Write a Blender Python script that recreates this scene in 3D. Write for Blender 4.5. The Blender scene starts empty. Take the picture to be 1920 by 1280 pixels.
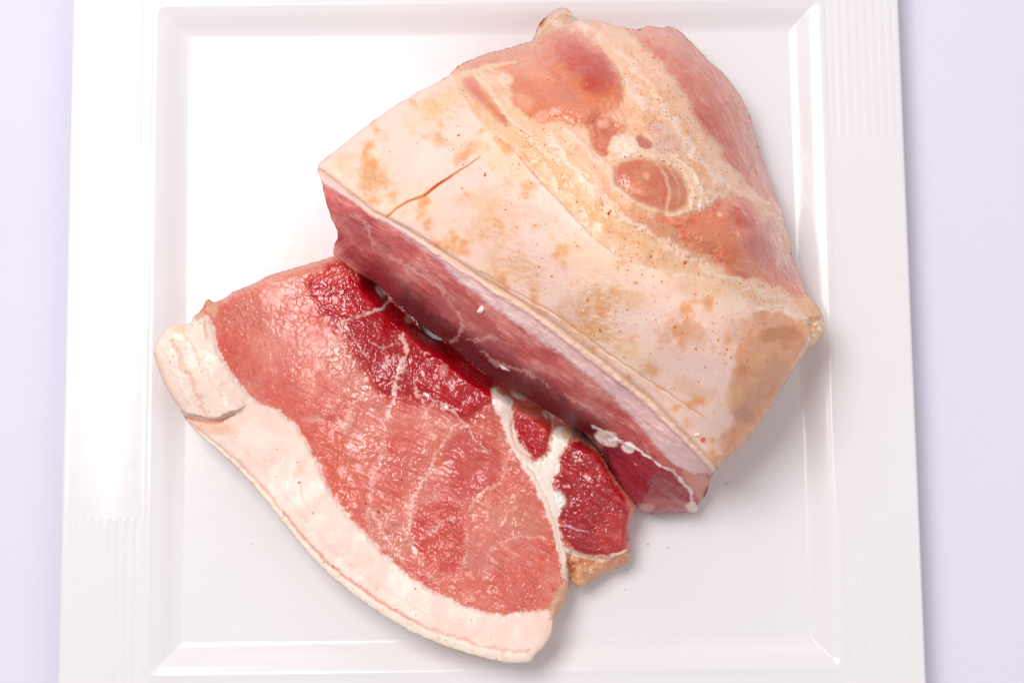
import bpy, math, random
import numpy as np
from mathutils import Vector

random.seed(4)
rng = np.random.default_rng(4)
sc = bpy.context.scene
COL = sc.collection

# ------------------------------------------------------------------ camera, world, lamps
UNIT = 0.0002                       # metres per photo pixel at the plate floor
F = 3200.0                          # focal length in photo pixels
TILT = math.radians(7.2)
DIST = F * UNIT
CAM = np.array([0.0, -DIST * math.sin(TILT), DIST * math.cos(TILT)])
cam = bpy.data.cameras.new('camera')
cam.sensor_width = 36.0
cam.lens = 36.0 * F / 1920.0
cam.clip_start = 0.01
cam.clip_end = 20.0
cam_o = bpy.data.objects.new('camera', cam)
cam_o.location = CAM
cam_o.rotation_euler = (TILT, 0, 0)
COL.objects.link(cam_o)
sc.camera = cam_o

world = bpy.data.worlds.new('World')
sc.world = world
world.use_nodes = True
bg = world.node_tree.nodes['Background']
bg.inputs[0].default_value = (1.0, 0.965, 0.99, 1)
bg.inputs[1].default_value = 0.40

def area(name, loc, target, size, power, color=(1, 1, 1), size_y=None):
    l = bpy.data.lights.new(name, 'AREA')
    l.shape = 'RECTANGLE'
    l.size = size
    l.size_y = size_y or size
    l.energy = power
    l.color = color
    o = bpy.data.objects.new(name, l)
    o.location = loc
    d = Vector(target) - Vector(loc)
    o.rotation_euler = d.to_track_quat('-Z', 'Y').to_euler()
    COL.objects.link(o)
    return o

area('softbox_key', (-0.52, 0.43, 1.38), (0.0, 0.0, 0.02), 0.70, 16.8, (1, 0.985, 0.975), 0.70)
area('softbox_back', (0.10, 1.05, 0.75), (0.0, 0.02, 0.02), 0.9, 1.5, (1, 0.98, 0.97), 0.35)

area('added_fill', (0.75, -0.30, 1.15), (0.05, 0.0, 0.03), 0.8, 2.8, (1, 0.98, 0.975), 0.8)  # added fill light, lifts the joint's right side and cut face

sc.view_settings.view_transform = 'Standard'
sc.view_settings.look = 'None'
sc.view_settings.gamma = 1
sc.view_settings.use_curve_mapping = False
sc.view_settings.exposure = 0.0

# ------------------------------------------------------------------ maths helpers
CT, ST = math.cos(TILT), math.sin(TILT)

def P(px, py, z):
    """point at height z seen at photo pixel (px, py)"""
    px = np.asarray(px, float); py = np.asarray(py, float); z = np.asarray(z, float)
    a = px - 960.0; b = 640.0 - py
    dx = a; dy = ST * F + CT * b; dz = -CT * F + ST * b
    t = (z - CAM[2]) / dz
    return np.stack([CAM[0] + dx * t, CAM[1] + dy * t, z + 0 * t], -1)

def lin(h):
    c = np.array([int(h[i:i + 2], 16) for i in (0, 2, 4)]) / 255.0
    return np.where(c <= 0.04045, c / 12.92, ((c + 0.055) / 1.055) ** 2.4)

def sst(a, b, x):
    t = np.clip((x - a) / (b - a), 0, 1)
    return t * t * (3 - 2 * t)

def _hash(i, j, s):
    h = (i.astype(np.int64) * 374761393 + j.astype(np.int64) * 668265263 + s * 1442695041) & 0xffffffff
    h = ((h ^ (h >> 13)) * 1274126177) & 0xffffffff
    h = (h ^ (h >> 16)) & 0xffffffff
    return h

def perlin(x, y, s=0):
    i = np.floor(x); j = np.floor(y); fx = x - i; fy = y - j
    i = i.astype(np.int64); j = j.astype(np.int64)
    u = fx * fx * fx * (fx * (fx * 6 - 15) + 10); v = fy * fy * fy * (fy * (fy * 6 - 15) + 10)
    def g(a, b, dx, dy):
        an = _hash(a, b, s) * (2 * math.pi / 4294967296.0)
        return np.cos(an) * dx + np.sin(an) * dy
    n0 = g(i, j, fx, fy) * (1 - u) + g(i + 1, j, fx - 1, fy) * u
    n1 = g(i, j + 1, fx, fy - 1) * (1 - u) + g(i + 1, j + 1, fx - 1, fy - 1) * u
    return (n0 * (1 - v) + n1 * v) * 1.5

def fbm(x, y, scale, o=3, s=0, rough=0.5):
    r = 0; a = 1; t = 0
    for k in range(o):
        r = r + a * perlin(x / scale, y / scale, s + k * 17)
        t += a; a *= rough; scale *= 0.5
    return r / t

def rot(x, y, deg):
    a = math.radians(deg)
    return x * math.cos(a) + y * math.sin(a), -x * math.sin(a) + y * math.cos(a)

def worley(x, y, scale, s=0):
    x = x / scale; y = y / scale
    i = np.floor(x).astype(np.int64); j = np.floor(y).astype(np.int64)
    f1 = np.full(x.shape, 9.0); f2 = np.full(x.shape, 9.0)
    for a in (-1, 0, 1):
        for b in (-1, 0, 1):
            h = _hash(i + a, j + b, s)
            qx = i + a + (h & 0xffff) / 65536.0; qy = j + b + (h >> 16) / 65536.0
            d = np.hypot(x - qx, y - qy)
            f2 = np.minimum(f2, np.maximum(f1, d)); f1 = np.minimum(f1, d)
    return f1, f2

def pline(x, y, pts, closed=False):
    """distance to a polyline, arc parameter 0..1, nearest point"""
    p = np.array(pts, float)
    if closed: p = np.vstack([p, p[:1]])
    seg = np.hypot(*(p[1:] - p[:-1]).T); cum = np.concatenate([[0], np.cumsum(seg)])
    best = np.full(x.shape, 1e9); par = np.zeros(x.shape); nx = np.zeros(x.shape); ny = np.zeros(x.shape)
    for k in range(len(p) - 1):
        ax, ay = p[k]; bx, by = p[k + 1]
        L = max(seg[k], 1e-6)
        t = np.clip(((x - ax) * (bx - ax) + (y - ay) * (by - ay)) / (L * L), 0, 1)
        qx = ax + t * (bx - ax); qy = ay + t * (by - ay)
        d = np.hypot(x - qx, y - qy)
        m = d < best
        best = np.where(m, d, best); par = np.where(m, (cum[k] + t * seg[k]) / cum[-1], par)
        nx = np.where(m, qx, nx); ny = np.where(m, qy, ny)
    return best, par, nx, ny

def soften(pts, n=1):
    p = np.array(pts, float)
    for _ in range(n):
        q = np.roll(p, -1, 0)
        p = np.stack([p * .75 + q * .25, p * .25 + q * .75], 1).reshape(-1, 2)
    return [tuple(v) for v in p]

def sdf(x, y, pts):
    d = pline(x, y, pts, True)[0]
    ins = np.zeros(x.shape, bool)
    n = len(pts)
    for k in range(n):
        x1, y1 = pts[k]; x2, y2 = pts[(k + 1) % n]
        if y1 == y2: continue
        c = (y1 > y) != (y2 > y)
        ins ^= c & (x < (x2 - x1) * (y - y1) / (y2 - y1) + x1)
    return np.where(ins, d, -d)

def tps(pts):
    """thin plate spline through (x, y, z) points"""
    p = np.array(pts, float)
    X = p[:, :2] / 300.0
    n = len(X)
    def phi(r2): return 0.5 * r2 * np.log(r2 + 1e-9)
    K = phi(((X[:, None] - X[None]) ** 2).sum(-1)) + np.eye(n) * 2e-3
    A = np.zeros((n + 3, n + 3)); A[:n, :n] = K
    Q = np.hstack([np.ones((n, 1)), X]); A[:n, n:] = Q; A[n:, :n] = Q.T
    w = np.linalg.solve(A, np.concatenate([p[:, 2], np.zeros(3)]))
    def f(x, y):
        x = x / 300.0; y = y / 300.0
        r = w[n] + w[n + 1] * x + w[n + 2] * y
        for k in range(n):
            r = r + w[k] * phi((x - X[k, 0]) ** 2 + (y - X[k, 1]) ** 2)
        return r
    return f

# ------------------------------------------------------------------ materials
def nd(nt, t, **kw):
    n = nt.nodes.new(t)
    for k, v in kw.items(): setattr(n, k, v)
    return n

def surface_mat(name, rough=0.3, rough_var=0.1, tint=0.1, tint_scale=900, bumps=((900, 0.3, 0.0004),), coat=0.0,
                coat_rough=0.08, sss=0.0, sss_rad=0.0015, stretch=(1, 1, 1), rot_z=0.0, crack=None, spec=0.5, grain=False):
    m = bpy.data.materials.new(name); m.use_nodes = True
    nt = m.node_tree; b = nt.nodes['Principled BSDF']; L = nt.links.new
    at = nd(nt, 'ShaderNodeAttribute', attribute_name='tone')
    wet = nd(nt, 'ShaderNodeAttribute', attribute_name='wet')
    tc = nd(nt, 'ShaderNodeTexCoord')
    mp = nd(nt, 'ShaderNodeMapping'); mp.vector_type = 'TEXTURE' if grain else 'POINT'; mp.inputs['Scale'].default_value = stretch; mp.inputs['Rotation'].default_value = (0, 0, rot_z)
    L(tc.outputs['Object'], mp.inputs['Vector'])
    n1 = nd(nt, 'ShaderNodeTexNoise'); n1.inputs['Scale'].default_value = tint_scale; n1.inputs['Detail'].default_value = 5
    n1.inputs['Roughness'].default_value = 0.65
    L(mp.outputs[0], n1.inputs['Vector'])
    r1 = nd(nt, 'ShaderNodeMapRange'); r1.inputs[1].default_value = 0.3; r1.inputs[2].default_value = 0.7
    r1.inputs[3].default_value = 1 - tint; r1.inputs[4].default_value = 1 + tint * 0.8
    L(n1.outputs[0], r1.inputs[0])
    mul = nd(nt, 'ShaderNodeVectorMath', operation='SCALE')
    L(at.outputs['Color'], mul.inputs[0]); L(r1.outputs[0], mul.inputs['Scale'])
    L(mul.outputs[0], b.inputs['Base Color'])
    n2 = nd(nt, 'ShaderNodeTexNoise'); n2.inputs['Scale'].default_value = 260; n2.inputs['Detail'].default_value = 3
    L(tc.outputs['Object'], n2.inputs['Vector'])
    r2 = nd(nt, 'ShaderNodeMapRange'); r2.inputs[1].default_value = 0.35; r2.inputs[2].default_value = 0.65
    r2.inputs[3].default_value = rough - rough_var; r2.inputs[4].default_value = rough + rough_var
    L(n2.outputs[0], r2.inputs[0])
    sub = nd(nt, 'ShaderNodeMath', operation='MULTIPLY_ADD'); sub.inputs[1].default_value = -0.25; sub.use_clamp = True
    L(wet.outputs['Fac'], sub.inputs[0]); L(r2.outputs[0], sub.inputs[2])
    L(sub.outputs[0], b.inputs['Roughness'])
    b.inputs['Specular IOR Level'].default_value = spec
    b.inputs['Coat Weight'].default_value = coat; b.inputs['Coat Roughness'].default_value = coat_rough
    if sss:
        b.inputs['Subsurface Weight'].default_value = sss
        b.inputs['Subsurface Radius'].default_value = (1.0, 0.45, 0.35)
        b.inputs['Subsurface Scale'].default_value = sss_rad
    cw = nd(nt, 'ShaderNodeMath', operation='MULTIPLY_ADD'); cw.inputs[1].default_value = 1.3 * coat; cw.inputs[2].default_value = 0.25 * coat; cw.use_clamp = True
    L(wet.outputs['Fac'], cw.inputs[0]); L(cw.outputs[0], b.inputs['Coat Weight'])
    nm = nd(nt, 'ShaderNodeTexNoise'); nm.inputs['Scale'].default_value = 75; nm.inputs['Detail'].default_value = 3
    L(tc.outputs['Object'], nm.inputs['Vector'])
    def masked(bp, st):
        q = nd(nt, 'ShaderNodeMapRange'); q.inputs[1].default_value = 0.38; q.inputs[2].default_value = 0.62
        q.inputs[3].default_value = st * 0.25; q.inputs[4].default_value = min(1.0, st * 1.5)
        L(nm.outputs[0], q.inputs[0]); L(q.outputs[0], bp.inputs['Strength'])
    prev = None
    for scl, st, dist in bumps:
        n = nd(nt, 'ShaderNodeTexNoise'); n.inputs['Scale'].default_value = scl; n.inputs['Detail'].default_value = 4
        n.inputs['Distortion'].default_value = 0.6
        L(mp.outputs[0], n.inputs['Vector'])
        bp = nd(nt, 'ShaderNodeBump'); masked(bp, st); bp.inputs['Distance'].default_value = dist
        L(n.outputs[0], bp.inputs['Height'])
        if prev: L(prev.outputs[0], bp.inputs['Normal'])
        prev = bp
    if crack:
        scl, st, dist = crack
        nz = nd(nt, 'ShaderNodeTexNoise'); nz.inputs['Scale'].default_value = scl * 0.8
        L(mp.outputs[0], nz.inputs['Vector'])
        ad = nd(nt, 'ShaderNodeVectorMath', operation='MULTIPLY_ADD'); s_ = 1.2 / scl
        ad.inputs[1].default_value = (s_, s_, s_)
        L(nz.outputs['Color'], ad.inputs[0]); L(mp.outputs[0], ad.inputs[2])
        v = nd(nt, 'ShaderNodeTexVoronoi', feature='DISTANCE_TO_EDGE'); v.inputs['Scale'].default_value = scl
        L(ad.outputs[0], v.inputs['Vector'])
        rr = nd(nt, 'ShaderNodeMapRange'); rr.inputs[1].default_value = 0; rr.inputs[2].default_value = 0.12
        L(v.outputs['Distance'], rr.inputs[0])
        bp = nd(nt, 'ShaderNodeBump'); masked(bp, st); bp.inputs['Distance'].default_value = dist
        L(rr.outputs[0], bp.inputs['Height'])
        if prev: L(prev.outputs[0], bp.inputs['Normal'])
        prev = bp
    if prev:
        L(prev.outputs[0], b.inputs['Normal'])
        if coat: L(prev.outputs[0], b.inputs['Coat Normal'])
    return m

M = {}
M['lean'] = surface_mat('raw_lean', rough=0.34, rough_var=0.08, tint=0.14, tint_scale=1500, coat=0.5, coat_rough=0.2,
                        bumps=((120, 0.22, 0.0012), (1100, 0.22, 0.0002)), crack=(380, 0.5, 0.00018), sss=0.4, sss_rad=0.0012)
M['lean_cut'] = surface_mat('raw_lean_side', rough=0.48, rough_var=0.08, tint=0.22, tint_scale=1500, coat=0.12, coat_rough=0.2, spec=0.3,
                            bumps=((700, 0.5, 0.0005), (1900, 0.5, 0.00025)), stretch=(3.2, 1, 1), rot_z=-0.65, grain=True, sss=0.08, sss_rad=0.0010)
M['muscle'] = surface_mat('wet_muscle', rough=0.30, rough_var=0.08, tint=0.10, tint_scale=1300, coat=0.75, coat_rough=0.06, spec=0.3,
                          bumps=((130, 0.5, 0.0018), (420, 0.2, 0.0005), (1200, 0.2, 0.0002)), sss=0.4, sss_rad=0.0012)
M['fat'] = surface_mat('raw_fat', rough=0.42, rough_var=0.1, tint=0.06, tint_scale=1400, coat=0.15, coat_rough=0.12,
                       bumps=((160, 0.10, 0.0005), (1500, 0.2, 0.00015)), sss=0.5, sss_rad=0.0015)
M['cap'] = surface_mat('fat_membrane', rough=0.36, rough_var=0.1, tint=0.05, tint_scale=1000, coat=0.3, coat_rough=0.1,
                       bumps=((170, 0.2, 0.0006), (1100, 0.15, 0.00015)), sss=0.5, sss_rad=0.0015)
M['rind'] = surface_mat('pork_rind', rough=0.48, rough_var=0.08, tint=0.04, tint_scale=900, coat=0.12, coat_rough=0.2, spec=0.35,
                        bumps=((400, 0.15, 0.0004), (1900, 0.25, 0.00015)), stretch=(1.6, 0.7, 1), rot_z=0.25, sss=0.3, sss_rad=0.0015)
M['spice'] = surface_mat('ground_spice', rough=0.5, tint=0.2, bumps=())

def plain(name, col, rough, tint=0.0, spec=0.5, bump=None, coat=0.0):
    m = bpy.data.materials.new(name); m.use_nodes = True
    nt = m.node_tree; b = nt.nodes['Principled BSDF']; L = nt.links.new
    tc = nd(nt, 'ShaderNodeTexCoord')
    n = nd(nt, 'ShaderNodeTexNoise'); n.inputs['Scale'].default_value = 14; n.inputs['Detail'].default_value = 6
    L(tc.outputs['Object'], n.inputs['Vector'])
    mx = nd(nt, 'ShaderNodeMix', data_type='RGBA')
    c = lin(col)
    mx.inputs[6].default_value = (*(c * (1 - tint)), 1); mx.inputs[7].default_value = (*np.minimum(c * (1 + tint), 1), 1)
    L(n.outputs[0], mx.inputs[0]); L(mx.outputs[2], b.inputs['Base Color'])
    b.inputs['Roughness'].default_value = rough; b.inputs['Specular IOR Level'].default_value = spec
    b.inputs['Coat Weight'].default_value = coat; b.inputs['Coat Roughness'].default_value = 0.04
    if bump:
        n3 = nd(nt, 'ShaderNodeTexNoise'); n3.inputs['Scale'].default_value = bump[0]
        L(tc.outputs['Object'], n3.inputs['Vector'])
        bp = nd(nt, 'ShaderNodeBump'); bp.inputs['Strength'].default_value = bump[1]; bp.inputs['Distance'].default_value = bump[2]
        L(n3.outputs[0], bp.inputs['Height']); L(bp.outputs[0], b.inputs['Normal'])
    return m
M['table'] = plain('lavender_tabletop', 'dfdbeb', 0.75, 0.02, 0.2, bump=(900, 0.3, 0.0003))

# ------------------------------------------------------------------ object helpers
def empty(name, loc, label, cat, group=None):
    o = bpy.data.objects.new(name, None); COL.objects.link(o)
    o.location = loc; o.empty_display_size = 0.02
    o['label'] = label; o['category'] = cat
    if group: o['group'] = group
    return o

def mesh_from(name, V, Q, mat, parent=None, normals=None, cols=None, wet=None, tri=False, label=None):
    """V (n,3), Q (m,3|4) faces -> one mesh object"""
    V = np.asarray(V, np.float64); Q = np.asarray(Q, np.int32)
    used = np.unique(Q); remap = np.full(len(V), -1, np.int32); remap[used] = np.arange(len(used))
    V = V[used]; Q = remap[Q]
    off = np.zeros(3)
    if parent is not None: off = np.array(parent.location)
    k = Q.shape[1]
    me = bpy.data.meshes.new(name)
    me.vertices.add(len(V)); me.loops.add(Q.size); me.polygons.add(len(Q))
    me.vertices.foreach_set('co', (V - off).astype(np.float32).ravel())
    me.loops.foreach_set('vertex_index', Q.ravel())
    me.polygons.foreach_set('loop_start', np.arange(0, Q.size, k, dtype=np.int32))
    me.polygons.foreach_set('use_smooth', np.ones(len(Q), bool))
    me.update(calc_edges=True)
    if cols is not None:
        c = np.ones((len(V), 4), np.float32); c[:, :3] = cols[used]
        a = me.attributes.new('tone', 'FLOAT_COLOR', 'POINT'); a.data.foreach_set('color', c.ravel())
    if wet is not None:
        a = me.attributes.new('wet', 'FLOAT', 'POINT'); a.data.foreach_set('value', wet[used].astype(np.float32))
    if normals is not None:
        me.normals_split_custom_set_from_vertices(normals[used].tolist())
    me.materials.append(mat)
    o = bpy.data.objects.new(name, me); COL.objects.link(o)
    if parent is not None: o.parent = parent
    if label: o['label'] = label
    return o

def vert_normals(V, Q):
    n = np.zeros_like(V)
    a = V[Q[:, 2]] - V[Q[:, 0]]; b = V[Q[:, 3]] - V[Q[:, 1]]
    f = np.cross(a, b)
    for k in range(4):
        for c in range(3):
            n[:, c] += np.bincount(Q[:, k], f[:, c], minlength=len(V))
    return n / (np.linalg.norm(n, axis=1, keepdims=True) + 1e-20)

class Sheet:
    """Sculpted skin over a closed outline: heights, colours and part numbers are laid on, then it is closed down to the plate."""
    def __init__(s, outline, step, pad=12, rag=((30, 3.0), (9, 1.5)), seed=1):
        p = np.array(outline, float)
        x0, y0 = p.min(0) - pad; x1, y1 = p.max(0) + pad
        s.step = step
        xs = np.arange(x0, x1, step); ys = np.arange(y0, y1, step)
        s.x, s.y = np.meshgrid(xs, ys)
        s.d = sdf(s.x, s.y, soften(outline, 1))
        for i, (sc_, am) in enumerate(rag):
            s.d = s.d + am * fbm(s.x, s.y, sc_, 2, seed * 31 + i)
        db = s.d.copy()
        for _ in range(3):
            for ax in (0, 1):
                cs = np.cumsum(np.pad(db, [(6, 5) if a == ax else (0, 0) for a in (0, 1)], mode='edge'), axis=ax)
                sl = [slice(None), slice(None)]; s2 = [slice(None), slice(None)]
                sl[ax] = slice(11, None); s2[ax] = slice(0, -11)
                db = (cs[tuple(sl)] - cs[tuple(s2)]) / 11
        gy, gx = np.gradient(db, step)
        g = np.hypot(gx, gy) + 1e-6
        s.ix, s.iy = gx / g, gy / g
        gy, gx = np.gradient(s.d, step)
        g = np.hypot(gx, gy) + 1e-6
        s.gx, s.gy = gx / g, gy / g
        s.z = np.zeros_like(s.x); s.c = np.zeros(s.x.shape + (3,)); s.w = np.zeros_like(s.x)
        s.lab = np.zeros(s.x.shape, int)
        s.names = []
        s.seed = seed
        s.n1 = fbm(s.x, s.y, 26, 3, seed * 7 + 1); s.n2 = fbm(s.x, s.y, 26, 3, seed * 7 + 2)
        s.f1 = fbm(s.x, s.y, 7, 2, seed * 7 + 3); s.f2 = fbm(s.x, s.y, 7, 2, seed * 7 + 4)
    def part(s, name, mat, label=None):
        s.names.append((name, mat, label)); return len(s.names) - 1
    def wxy(s, w, fw=0.0):
        return s.x + s.n1 * w + s.f1 * fw, s.y + s.n2 * w + s.f2 * fw
    def poly(s, pts, col=None, soft=3, warp=6, fwarp=3, part=None, h=0, hb=8, groove=0, gw=4, a=1.0, wet=None, smooth=True):
        x, y = s.wxy(warp, fwarp)
        p = np.array(pts); m = (s.x > p[:, 0].min() - 60) & (s.x < p[:, 0].max() + 60) & (s.y > p[:, 1].min() - 60) & (s.y < p[:, 1].max() + 60)
        d = np.full(s.x.shape, -99.0); d[m] = sdf(x[m], y[m], soften(pts, 1 + (len(pts) < 16)) if smooth else pts)
        w = sst(-soft, soft, d) * a
        if col is not None: s.c += (lin(col) - s.c) * w[..., None]
        if part is not None: s.lab[d > 0] = part
        if h: s.z += h * sst(0, hb, d)
        if groove: s.z -= groove * np.exp(-(d / gw) ** 2)
        if wet is not None: s.w += (wet - s.w) * sst(-soft, soft, d)
        return d
    def line(s, pts, col, w0=2, w1=None, w2=None, soft=1.5, a=1.0, warp=4, fwarp=2, h=0, part=None, ragged=0.0):
        """a band of varying width along a polyline"""
        w1 = w0 if w1 is None else w1; w2 = w1 if w2 is None else w2
        x, y = s.wxy(warp, fwarp)
        p = np.array(pts, float); m = (s.x > p[:, 0].min() - 50) & (s.x < p[:, 0].max() + 50) & (s.y > p[:, 1].min() - 50) & (s.y < p[:, 1].max() + 50)
        d, t, _, _ = pline(x[m], y[m], pts)
        wd = np.interp(t, [0, 0.5, 1], [w0, w1, w2]) * 0.5
        if ragged: wd = wd * (1 + ragged * fbm(s.x[m], s.y[m], 14, 2, 91) * 2)
        e = 1 - sst(wd - soft, wd + soft, d)
        e = e * a
        k = s.c[m]; s.c[m] = k + (lin(col) - k) * e[:, None] if col else k
        if h: s.z[m] += h * np.exp(-(d / np.maximum(wd, 1)) ** 2)
        if part is not None:
            l = s.lab[m]; l[d < wd] = part; s.lab[m] = l
    def blob(s, cx, cy, rx, ry, ang, col, a=0.8, warp=0.35, soft=0.45, only=None, h=0):
        dx, dy = rot(s.x - cx, s.y - cy, ang)
        r = np.hypot(dx / rx, dy / ry) + s.n1 * warp + s.f1 * warp * 0.35
        w = (1 - sst(1 - soft, 1 + soft * 0.6, r)) * a
        if only is not None: w = w * only
        if col: s.c += (lin(col) - s.c) * w[..., None]
        if h: s.z += h * np.exp(-(np.hypot(dx / rx, dy / ry)) ** 2)
    def build(s, parent, floor, inset=10, skirt=7, undercut=None, jitter=0.0):
        st = s.step
        keep = s.d > -0.35 * st
        q = keep[:-1, :-1] & keep[1:, :-1] & keep[:-1, 1:] & keep[1:, 1:]
        ny, nx = s.x.shape
        idx = np.arange(ny * nx).reshape(ny, nx)
        iy, ix = np.nonzero(q)
        Q = np.stack([idx[iy, ix], idx[iy + 1, ix], idx[iy + 1, ix + 1], idx[iy, ix + 1]], 1)   # CCW seen from above (photo y is down)
        ql = s.lab[iy, ix]
        # boundary edges
        E = np.concatenate([Q[:, [0, 1]], Q[:, [1, 2]], Q[:, [2, 3]], Q[:, [3, 0]]]); EL = np.tile(ql, 4)
        key = np.sort(E, 1); key = key[:, 0] * (ny * nx) + key[:, 1]
        u, first, cnt = np.unique(key, return_index=True, return_counts=True)
        be = E[first[cnt == 1]]; bl = EL[first[cnt == 1]]
        bv = np.unique(be)
        X = s.x.ravel().copy(); Y = s.y.ravel().copy(); D = s.d.ravel(); GX = s.gx.ravel(); GY = s.gy.ravel()
        mv = np.clip(D[bv], -st, st)
        X[bv] -= GX[bv] * mv; Y[bv] -= GY[bv] * mv
        Z = s.z.ravel()
        V = P(X, Y, Z)
        C = s.c.reshape(-1, 3); W = s.w.ravel()
        # closing skirt
        uc = undercut.ravel() if undercut is not None else np.full(X.shape, float(inset))
        rings = [V]; cols = [C]; wets = [W]
        n0 = len(V); vi = np.full(n0, -1); vi[bv] = np.arange(len(bv))
        base = V[bv]; ins = np.stack([s.ix.ravel()[bv], -s.iy.ravel()[bv], 0 * GX[bv]], 1) * UNIT
        Qs = [Q]; Ls = [ql]
        prev = be.copy()
        for k in range(1, skirt + 1):
            t = k / skirt
            R = base + ins * (uc[bv][:, None] * (math.sin(t * math.pi / 2) ** 1.2))
            zz = base[:, 2] * (1 - t) ** 1.15 + floor * (1 - (1 - t) ** 1.15)
            R[:, 2] = np.minimum(base[:, 2], zz)
            R[:, :2] += ins[:, :2] * (jitter * np.abs(fbm(X[bv] + k * 9, Y[bv], 22, 2, 55)))[:, None]
            start = n0 + (k - 1) * len(bv)
            rings.append(R); cols.append(C[bv]); wets.append(W[bv])
            cur = start + vi[be]
            Qs.append(np.stack([prev[:, 1], prev[:, 0], cur[:, 0], cur[:, 1]], 1)); Ls.append(bl)
            prev = cur
        V = np.concatenate(rings); C = np.clip(np.concatenate(cols), 0, 1); W = np.concatenate(wets)
        Q = np.concatenate(Qs); Lb = np.concatenate(Ls)
        N = vert_normals(V, Q)
        s.V = V; s.N = N; s.C = C
        out = []
        for k, (name, mat, label) in enumerate(s.names):
            sel = Lb == k
            if sel.sum() < 12: continue
            out.append(mesh_from(name, V, Q[sel], M[mat], parent, N, C, W, label=label))
        return out
    def at(s, px, py):
        i = int(round((py - s.y[0, 0]) / s.step)); j = int(round((px - s.x[0, 0]) / s.step))
        return i * s.x.shape[1] + j

# ================================================================== SETTING: table
TZ = -0.012
def table():
    n = 2.0
    V = [(-n, -n, TZ), (n, -n, TZ), (n, n, TZ), (-n, n, TZ)]
    o = mesh_from('tabletop', V, [[0, 1, 2, 3]], M['table'])
    o['kind'] = 'structure'
table()

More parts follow.
